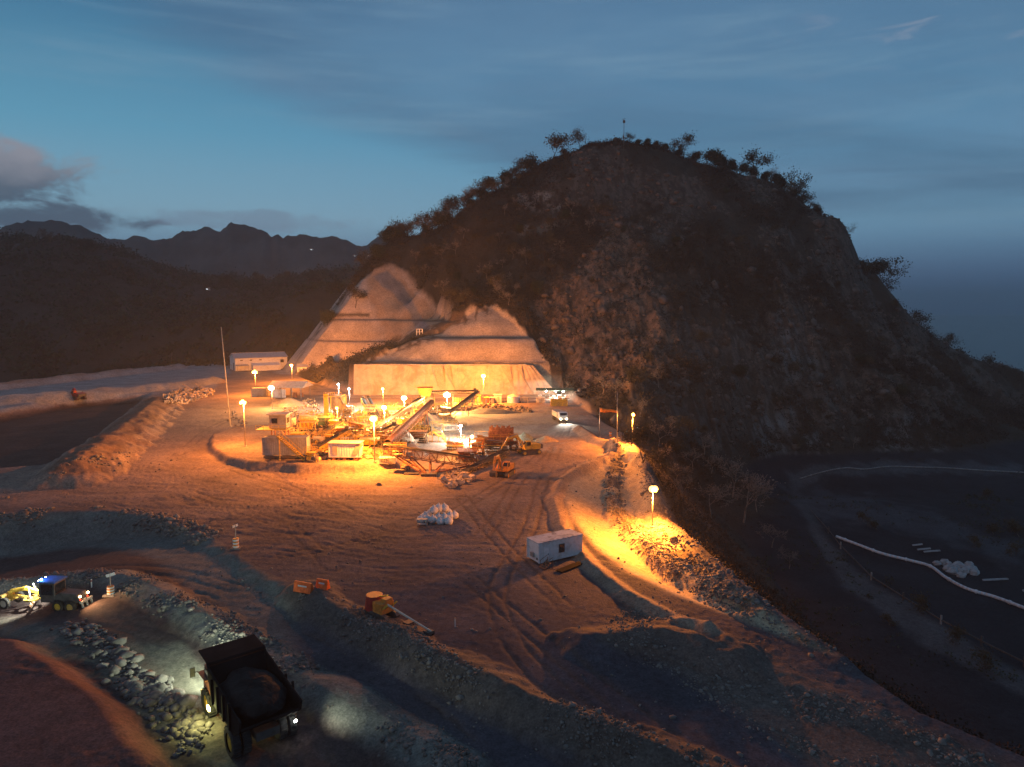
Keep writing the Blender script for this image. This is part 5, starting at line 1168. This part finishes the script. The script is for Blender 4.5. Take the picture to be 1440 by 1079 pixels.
# truck with headlights coming round the end of the plant
a = hit(787, 592); r = thing('tipper_truck', 'white tipper truck with lit headlights driving out past the foot of the hill', 'truck', a, R(-78)); r.scale = (1.15,)*3
b = MB(); b.box((0,0,.9), (7.2,1.1,.3)); b.build('chassis', DSTEEL, r)
b = MB(); b.prism([(2.2,.8),(2.2,3.0),(3.6,3.0),(4.0,2.1),(4.05,.8)], -1.2, 1.2); cb = b.build('cab', WHITE, r, bevel=.08)
b = MB(); b.box((3.83,0,2.45), (.06,2.0,.75), ry=-.42); b.build('windscreen', GLASS, cb); b = MB(); b.box((4.1,0,.75), (.2,2.4,.4)); b.build('bumper', DSTEEL, r)
b = MB(); b.prism([(-3.7,1.2),(-3.9,2.7),(1.9,2.7),(1.9,1.2)], -1.25, 1.25); b.build('tipper_body', CREAM, r)
for y in (-.85,.85):
    b = MB(); b.ball((4.22,y,1.15), .27, 10, 6, (.5,1,1)); b.build('headlight', LENS['w'], r); light('headlight_beam', r, (4.5,y,1.15), 6000, WHT, .15, 75, (0,R(-84),0), .6)
for x in (3.0, -1.6, -2.9):
    for y in (-1.05, 1.05): wheel(r, (x,y,.55), .55, .35)
# motor grader (front towards the left)
a = U(72, 893, -5.4); zz = gz(a[0], a[1]); hd = heading(U(110, 878, -5.4), U(0, 872, -5.4))
r = thing('motor_grader', 'yellow motor grader with a blue roof beacon and work lights at the left edge', 'motor grader', (a[0]+.2, a[1]+.4, zz), hd); r.scale = (1.12,)*3
b = MB(); b.prism([(-3.9,1.0),(-3.9,1.7),(-3.6,2.0),(-1.5,2.1),(-.9,1.7),(-.9,1.0)], -.75, .75); b.build('engine_hood', DSTEEL, r, bevel=.06)
b = MB(); b.prism([(-1.0,.95),(-1.1,3.25),(.75,3.25),(.95,2.2),(.7,.95)], -.85, .85); cb = b.build('cab', DSTEEL, r, bevel=.04)
for (c_, s_) in (((.86,0,2.65),(.04,1.4,.95)), ((-.15,-.88,2.45),(1.4,.05,1.2)), ((-.15,.88,2.45),(1.4,.05,1.2)), ((-1.09,0,2.55),(.05,1.4,1.0))): b = MB(); b.box(c_, s_); b.build('window', GLASS, cb)
b = MB(); b.box((-.15,0,3.34), (2.25,2.0,.16)); b.build('roof', BLUEP, r, bevel=.04)
b = MB(); b.tube((.7,.55,3.42), (.7,.55,3.62), .13, .1, 10); b.build('beacon', emis('blue_beacon', (.12,.38,1.0), 30), r); light('beacon_glow', r, (.7,.55,3.95), 120, (.12,.35,1), .1)
b = MB(); b.beam((.6,0,1.5), (3.2,0,2.15), .34, .42); b.beam((3.2,0,2.15), (5.1,0,1.75), .34, .42); b.beam((5.1,0,1.75), (5.15,0,.8), .4, .6); b.build('main_beam', YEL, r, bevel=.04)
b = MB(); b.box((5.15,0,.75), (.3,1.9,.3)); b.build('front_axle', YEL, r); b = MB(); b.box((5.75,0,1.1), (.35,1.6,.75)); b.build('front_weight', YEL, r, bevel=.05)
b = MB(); n = 18; b.add([(2.4+.95*q*math.cos(2*math.pi*k/n), .95*q*math.sin(2*math.pi*k/n), z) for q in (1,.75) for z in (.95,1.1) for k in range(n)], [(k, (k+1) % n, n+(k+1) % n, n+k) for k in range(n)]+[(2*n+k, 3*n+k, 3*n+(k+1) % n, 2*n+(k+1) % n) for k in range(n)]+[(n+k, n+(k+1) % n, 3*n+(k+1) % n, 3*n+k) for k in range(n)]); b.beam((2.4,-.9,1.02), (2.4,.9,1.02), .25); b.beam((2.4,0,1.02), (5,0,1.3), .22); b.build('turntable', YEL, r)
b = MB(); V = []; 
for k in range(7): t = -.7+1.4*k/6; V += [(.35*(1-math.cos(t))*2-.1, y, .5+.45*math.sin(t)) for y in (-1.85,1.85)]
V = [(2.4+x*math.cos(.5)-y*math.sin(.5), x*math.sin(.5)+y*math.cos(.5), z) for x, y, z in V]; b.add(V, [(2*k,2*k+1,2*k+3,2*k+2) for k in range(6)]); o = b.build('blade', STEEL, r); o.modifiers.new('t','SOLIDIFY').thickness = .06
b = MB(); [b.tube((2.2,y,1.2), (2.6,y*.6,2.6), .08, None, 8) for y in (-.6,.6)]; b.build('hydraulic_ram', STEEL, r)
for x in (-3.1,-1.6):
    for y in (-1.05,1.05): wheel(r, (x,y,.66), .66, .42, YEL)
for y in (-1.0,1.0): wheel(r, (5.15,y,.66), .66, .38, CREAM)
b = MB(); [b.beam((-4.4,y,.3), (-4.2,y,1.2), .16) for y in (-.7,0,.7)]; b.beam((-4.2,-.9,1.15), (-4.2,.9,1.15), .22); b.beam((-3.9,0,1.2), (-4.2,0,1.2), .3); b.build('ripper', CREAM, r)
for y in (-.62,.62):
    b = MB(); b.ball((-3.98,y,1.75), .13, 8, 5); b.build('work_light', emis('amber_work_light', (1,.62,.25), 26), r); light('work_light_beam', r, (-4.2,y,1.8), 900, (1,.55,.25), .1, 110, (0,R(62),0), .7)
    b = MB(); b.box((-3.95,y*.9,1.35), (.05,.14,.1)); b.build('tail_light', emis('red_tail', (1,.05,.02), 4), r)
for y in (-.5,.5):
    b = MB(); b.ball((1.05,y,3.28), .12, 8, 5); b.build('headlight', LENS['c'], r); light('headlight_beam', r, (1.25,y,3.2), 3800, (.93,1,.86), .1, 100, (0,R(-50),0), .6)
# haul truck, seen from behind and above
pF, pR = U(326, 1012, -4.2), U(398, 1112, -4.2); hd = heading(pR, pF); c = (pF+pR)/2; zz = gz(c[0], c[1])
r = thing('haul_truck', 'large dark dump truck driving away along the lower road, its canopy over the cab', 'dump truck', (c[0], c[1]-1.2, zz-.1), hd); r.scale = (1.22,1.22,1.22)
TRB = mat('dusty_dark_paint', (.012,.011,.011), .9, var=.35, scale=.6, spec=.1, dirt=(.025,.018,.016))
b = MB(); b.box((-.2,0,1.5), (7.6,1.6,.6)); b.build('chassis', DSTEEL, r)
prof = [(-4.6,2.6),(-4.9,3.3),(2.0,4.3),(2.2,4.75),(4.3,4.85),(4.3,4.7),(2.6,4.55),(1.5,2.1),(-3.6,1.9)]
b = MB()
for y0, y1 in ((-2.15,-2.0),(2.0,2.15)): b.prism([(-4.6,2.7),(-4.9,3.5),(1.8,4.45),(2.3,4.8),(1.4,2.1),(-3.6,1.95)], y0, y1)
b.prism([(-4.7,2.75),(-3.6,2.0),(1.4,2.1),(2.2,4.5),(2.0,4.5),(1.2,2.3),(-3.55,2.2),(-4.6,2.9)], -2.0, 2.0)
b.prism([(2.0,4.55),(2.1,4.75),(4.4,4.85),(4.4,4.72)], -2.1, 2.1)
[b.box((x, s_*2.22, 3.1), (.2,.16,1.9)) for x in (-3,-1.7,-.4,.9) for s_ in (-1,1)]
b.build('dump_body', TRB, r, bevel=.04)
b = MB(); b.ball((-1.2,0,3.3), 2.2, 26, 12, (1.5,.90,.42), .10); b.build('load', mat('dark_load', (.018,.015,.014), .95, bump=.3, scale=1.2, var=.5), r, True)
b = MB(); b.prism([(2.7,1.5),(2.7,3.9),(3.9,3.9),(4.3,2.9),(4.5,1.5)], .2, 1.85); cb = b.build('cab', mat('faded_orange_paint', (.42,.16,.08), .6, dirt=(.2,.12,.09)), r, bevel=.06)
b = MB(); b.box((4.15,1.02,3.35), (.05,1.4,.8), ry=-.38); b.box((3.3,1.88,3.3), (.9,.05,.8)); b.box((2.67,1.02,3.3), (.05,1.2,.7)); b.build('window', GLASS, cb)
b = MB(); b.box((3.8,-.9,2.2), (1.6,1.9,1.5)); b.build('engine_hood', MATS['faded_orange_paint'], r, bevel=.08); b = MB(); b.box((4.75,0,1.2), (.3,3.9,.5)); b.build('bumper', YEL, r)
b = MB(); b.box((3.9,0,2.95), (1.8,4.2,.08)); [b.beam((4.7,y,2.95), (4.7,y,3.85), .05) for y in (-2,-1,0)]; b.beam((4.7,-2,3.85), (4.7,0,3.85), .05); b.build('deck', MATS['faded_orange_paint'], r)
for y in (-2.55, 2.55): b = MB(); b.beam((4.3,y*.82,3.2), (4.5,y,3.2), .05); b.box((4.5,y,3.2), (.1,.35,.7)); b.build('mirror', DSTEEL, r)
for x in (3.4,-2.6):
    for y in ((-1.75,1.75) if x > 0 else (-1.95,-1.25,1.25,1.95)): wheel(r, (x,y,1.05), 1.05, .62 if x > 0 else .58, YEL)
for y in (-1.5,1.5): b = MB(); b.ball((4.93,y,1.5), .2, 8, 5, (.5,1,1)); b.build('headlight', LENS['c'], r)
light('headlight_beam', r, (5.3,0,2.0), 14000, (.84,1,.74), .3, 105, (0,R(-72),0), 1.0)
YL = emis('yellow_marker', (1,.82,.25), 22)
b = MB(); b.box((1.7,2.28,1.55), (.5,.1,.3)); b.build('side_lamp', YL, r); light('side_lamp_beam', r, (1.5,2.6,1.5), 420, (.95,.95,.35), .1)
b = MB(); b.box((4.3,-2.2,4.1), (.15,.15,.3)); b.box((4.3,-2.2,3.55), (.12,.12,.16)); b.build('marker_lamp', YL, r)
b = MB(); b.box((-4.1,-1.9,1.7), (.1,.16,.12)); b.build('reversing_lamp', LENS['c'], r); light('reversing_beam', r, (-4.2,-2.4,2.1), 1100, (.9,1,.78), .1, 95, (R(-80),0,0), 1.0)
# red and yellow crane carrier lying across the berm: house, boom and bogie
a = hit(540, 868); e = hit(604, 893); hd = heading(a, e); Ln = math.hypot(e[0]-a[0], e[1]-a[1])
r = thing('drill_rig', 'red and yellow drilling rig with a long pale boom laid down along the berm', 'drilling rig', (a[0], a[1], a[2]), hd)
b = MB()
for y in (-.8,.8): b.prism([(-1.5,.1),(-1.6,.4),(-1.3,.75),(1.3,.75),(1.6,.4),(1.5,.1),(1.2,0),(-1.2,0)], y-.25, y+.25)
b.build('track', DSTEEL, r)
b = MB(); b.tube((-1.7,0,.6), (-1.7,0,2.3), 1.15, 1.0, 14); b.build('drum_housing', REDP, r, bevel=.05)
b = MB(); b.box((-.1,0,1.3), (1.6,1.9,1.3)); b.box((.3,.2,2.1), (.9,1.1,.5)); b.build('body', ORG, r, bevel=.06)
b = MB(); b.beam((.1,-.7,.8), (1.5,-.7,2.1), .16); b.beam((.1,.7,.8), (1.5,.7,2.1), .16); b.beam((-.8,0,2.3), (.9,0,2.9), .14); b.build('bracket', YEL, r)
b = MB(); b.tube((.7,0,1.7), (Ln+.3,0,.75), .13, .10, 10); b.build('boom', CREAM, r)
for f in (.55, .98):
    b = MB(); b.box((Ln*f, 0, .55), (.9,.9,.35)); b.build('bogie_frame', DSTEEL, r)
    for y in (-.5,.5): wheel(r, (Ln*f,y,.35), .35, .25)
for (x, y, lb, ln) in ((427,832,'orange plastic barrier lying on its side above the haul road berm',2.0), (454,828,'smaller broken orange barrier right of the first one',1.3)):
    a = hit(x, y); r = thing('road_barrier', lb, 'barrier', a, 1.2); r.scale = (1.3,)*3
    b = MB(); b.prism([(-.35,0),(-.2,.5),(-.12,.95),(.12,.95),(.2,.5),(.35,0)], -ln/2, ln/2); b.build('body', mat('orange_plastic', (.75,.14,.03), .5), r, bevel=.04); b = MB(); b.box((0,0,.6), (.42,ln*.5,.14)); b.build('band', WHITE, r)
a = hit(640, 882); r = thing('marker_stake', 'thin pale marker stake standing in the dark road area', 'stake', a); b = MB(); b.tube((0,0,-.1), (0,0,1.1), .06, None, 6); b.build('shaft', WHITE, r); b = MB(); b.box((0,0,1.0), (.2,.06,.25)); b.build('flag', ORG, r)
# ringed drums with a sign on top
def drum_sign(x, y, hpx, lb, lean, right):
    a = hit(x, y); s = a[1]/F; h = hpx*s; r = thing('drum_signpost', lb, 'signpost', a)
    b = MB(); b.tube((0,0,-.1), (0,0,h*.42), .42, .40, 16); b.build('drum', ORG, r)
    for k in range(3): b = MB(); b.tube((0,0,h*.42*(.12+.32*k)), (0,0,h*.42*(.26+.32*k)), .45, None, 16); b.build('white_band', WHITE, r)
    b = MB(); b.tube((0,0,h*.4), (.04,0,h), .06, None, 6); b.build('post', STEEL, r)
    b = MB(); b.box((.1*right,0,h*.95), (1.1,.06,.38), rz=lean, ry=-.25*right); b.build('sign_panel', WHITE, r)
    b = MB(); b.box((0,0,0), (1.5,1.3,.25)); b.build('rock_base', STONE, r)
drum_sign(332, 771, 35, 'striped drum with a small upright sign beside the pale embankment', 1.2, 0)
drum_sign(156, 836, 31, 'striped drum with a tilted white arm sign above the grader', .2, 1)
a = hit(129, 826); r = thing('marker_stake', 'short white stake left of the striped drum above the grader', 'stake', a); b = MB(); b.tube((0,0,-.1), (0,0,1.1), .09, None, 8); b.build('shaft', WHITE, r); b = MB(); b.tube((0,0,.8), (0,0,1.0), .1, None, 8); b.build('band', REDP, r)
# white bulk bags
rg = random.Random(3); BAGN = ['leftmost low','second low','grey shadowed','small front','tilted','upper left','topmost','upper right','middle','orange lit front','right front','rightmost','back left','back right','collapsed']
bp = [(592,736,0),(601,735,0),(609,736,0),(617,733,0),(625,733,0),(610,731,1.1),(617,729,1.2),(625,728,1.1),(633,731,0),(620,738,0),(631,738,0),(639,730,0),(603,729,0),(630,725,0),(598,731,.0)]
for k, (x, y, z) in enumerate(bp):
    a = hit(x, y); r = thing('bulk_bag', f'{BAGN[k]} white bulk bag in the pile on the open yard', 'bulk bag', (a[0], a[1], a[2]+z), rg.uniform(0,3), 'white bulk bags piled on the yard')
    b = MB(); b.ball((0,0,.62), .80, 12, 8, (1,.95,.85), .07); b.build('sack', CLOTH, r, True)
    b = MB(); b.tube((0,0,1.2), (.1,0,1.5), .28, .14, 8); b.build('neck', CLOTH, r)
a = hit(594, 741); r = thing('steel_rack', 'small grey steel rack at the left end of the white bag pile', 'rack', a); b = MB()
for x in (-.8,.8):
    for y in (-.4,.4): b.beam((x,y,0), (x,y,1.4), .09)
b.build('frame', STEEL, r); b = MB(); [b.box((0,0,z), (1.7,.9,.06)) for z in (.5,1.35)]; b.build('shelf', STEEL, r)
pole('thin_rod', 'rod', 'thin upright rod behind the white bulk bags', 621, 722, 621, 708, .07, CREAM)
# white gate frame on the ramp up the cut slope
a = hit(590, 471); s = a[1]/F; r = thing('gate_frame', 'small white gate frame at the foot of the road on the cut slope', 'gate', a)
for x in (-4,0,4): b = MB(); b.beam((x*s,0,-.3), (x*s,0,8*s), .35); b.build('post', WHITE, r)
b = MB(); b.beam((-4*s,0,8*s), (4*s,0,8*s), .3); b.beam((-4*s,0,4*s), (4*s,0,4*s), .25); b.build('crossbar', WHITE, r)
# ---------------------------------------------------------------- lower valley
def ribbon_tube(name, label, cat, pts, rad, m, lift, base=None):
    P_ = [hit(x, y, 60) for x, y in pts]; P_ = [Vector((p[0], p[1], p[2]+lift)) for p in P_]; Q = []
    for i in range(len(P_)-1):
        a, b_, c, d = P_[max(i-1,0)], P_[i], P_[i+1], P_[min(i+2, len(P_)-1)]
        for k in range(6): t = k/6; Q.append(.5*((2*b_)+(c-a)*t+(2*a-5*b_+4*c-d)*t*t+(3*b_-a-3*c+d)*t**3))
    Q.append(P_[-1]); r = thing(name, label, cat, P_[0]); o = Q[0]
    mm = MB(); mm.path([q-o for q in Q], rad, 8); mm.build('pipe_run', m, r, True)
    for i in range(3, len(Q)-1, 7): mm = MB(); mm.tube(Q[i]-o-(Q[i+1]-Q[i]).normalized()*.2, Q[i]-o+(Q[i+1]-Q[i]).normalized()*.2, rad*1.25, None, 10); mm.build('coupling', m, r)
    return r
PIPEM = mat('white_pipe', (.62,.63,.65), .5, var=.1)
ribbon_tube('water_pipe', 'long white pipe curving across the dark valley floor at lower right', 'pipe', [(1176,757),(1205,768),(1240,781),(1280,791),(1308,799),(1330,815),(1360,831),(1400,843),(1445,860),(1530,892),(1640,930)], .38, PIPEM, .5)
ribbon_tube('thin_pipe', 'thin pale pipeline along the far edge of the valley floor', 'pipe', [(1125,674),(1160,664),(1190,659),(1215,661),(1250,657),(1290,658),(1330,659),(1390,663),(1500,668)], .22, GREY, .3)
pts = [(1140,722),(1165,750),(1182,772),(1225,816),(1270,845),(1323,878),(1380,908),(1440,938),(1530,985),(1640,1040)]
r = thing('guard_rail', 'dark low guard rail with posts along the edge of the valley road', 'guard rail', hit(*pts[0], 60)); o0 = Vector(r.location)
P_ = [Vector(hit(x, y, 60))-o0 for x, y in pts]; b = MB(); [b.beam(a+Vector((0,0,.9)), c+Vector((0,0,.9)), .14, .3) for a, c in zip(P_, P_[1:])]; b.build('rail', DSTEEL, r)
for k, p in enumerate(P_[1:-1]): b = MB(); b.beam(p-Vector((0,0,.2)), p+Vector((0,0,1.9)), .28); b.build('post', GREY if k in (1,2,4) else DSTEEL, r)
VB = mat('pale_boulder', (.34,.35,.36), .9, var=.2, bump=.1, scale=1)
NM = ['leftmost round','second','third','upper','flat','largest','lower front','pointed','right','small right','highest','lowest','square','split','end']
for k, (x, y) in enumerate([(1317,795),(1328,794),(1334,802),(1343,799),(1350,806),(1356,800),(1362,797),(1348,798),(1366,803),(1358,806),(1340,806),(1334,796),(1352,812),(1370,808),(1345,803)]):
    a = hit(x, y, 60); b = MB(); b.ball((0,0,.5), rg.uniform(.85,1.4), 8, 6, (rg.uniform(.8,1.3), .9, .75), .22); o = b.build('pale_boulder', VB); o.location = [float(c) for c in a]; tag(o, f'{NM[k]} pale boulder in the heap beside the white pipe', 'boulder', 'pale boulders beside the white pipe')
for k, (x, y, w_) in enumerate([(1283,768,3),(1290,774,4),(1299,777,5),(1382,817,7),(1438,832,3)]):
    a = hit(x, y, 60); b = MB(); b.beam((0,0,.2), (w_*.8,-.5,.7), .5, .3); o = b.build('pale_slab', VB); o.location = [float(c) for c in a]; tag(o, ['narrow pale slab above the boulder heap','short pale slab above the boulder heap','broad pale slab above the boulder heap','long pale slab right of the boulder heap','pale slab at the right edge of the picture'][k], 'slab')
for (x, y) in [(1215,735),(1235,745),(1400,752),(1420,748),(1436,756),(1370,770),(1390,700),(1420,780),(1290,860),(1330,900),(1250,880),(1380,940)]:
    plant('bush', hit(x, y, 60), random.uniform(.5,.9), ('low dark bush beside the dark guard rail in the valley' if y > 850 else 'low dark bush at the far right of the valley floor' if x > 1350 else 'low dark bush just above the start of the white pipe'), 'bushes on the valley floor')
# ---------------------------------------------------------------- far houses with lit windows
WIN = emis('lit_window', (.85,.92,1.0), 2.2)
for (x, y, Y, lb) in ((437,352,1480,'tiny far house with one lit window, leftmost on the mountain side'),(498,361,1480,'tiny far house with a lit window below the ridge gap'),(507,366,1480,'tiny far house with a lit window, middle of the cluster by the hill'),(519,361,1480,'tiny far house with a lit window, highest near the hill'),(525,369,1480,'tiny far house with a lit window, nearest the big hill'),(290,407,None,'tiny lone house light in the dark forest')):
    w_ = 5 if Y else 3
    if Y:
        q_ = MTN.ray_cast(Vector((0,0,CAM_Z)), Vector([float(v) for v in ray(x, y)]).normalized())[0]; p = q_ if q_ is not None else at(x, y, 1300)
    else: p = hit(x, y, 400)
    r = thing('far_house', lb, 'house', (p[0], p[1], p[2])); b = MB(); b.box((0,w_,w_*.1), (w_*1.5,w_,w_*.9)); b.build('wall', CREAM, r)
    b = MB(); b.prism([(-w_*.85,w_*.55),(0,w_*.95),(w_*.85,w_*.55)], w_*.4, w_*1.6); b.build('roof', RUST, r); b = MB(); b.box((0,w_*.47,w_*.1), (w_*.5,.2,w_*.35)); b.build('window', WIN, r)
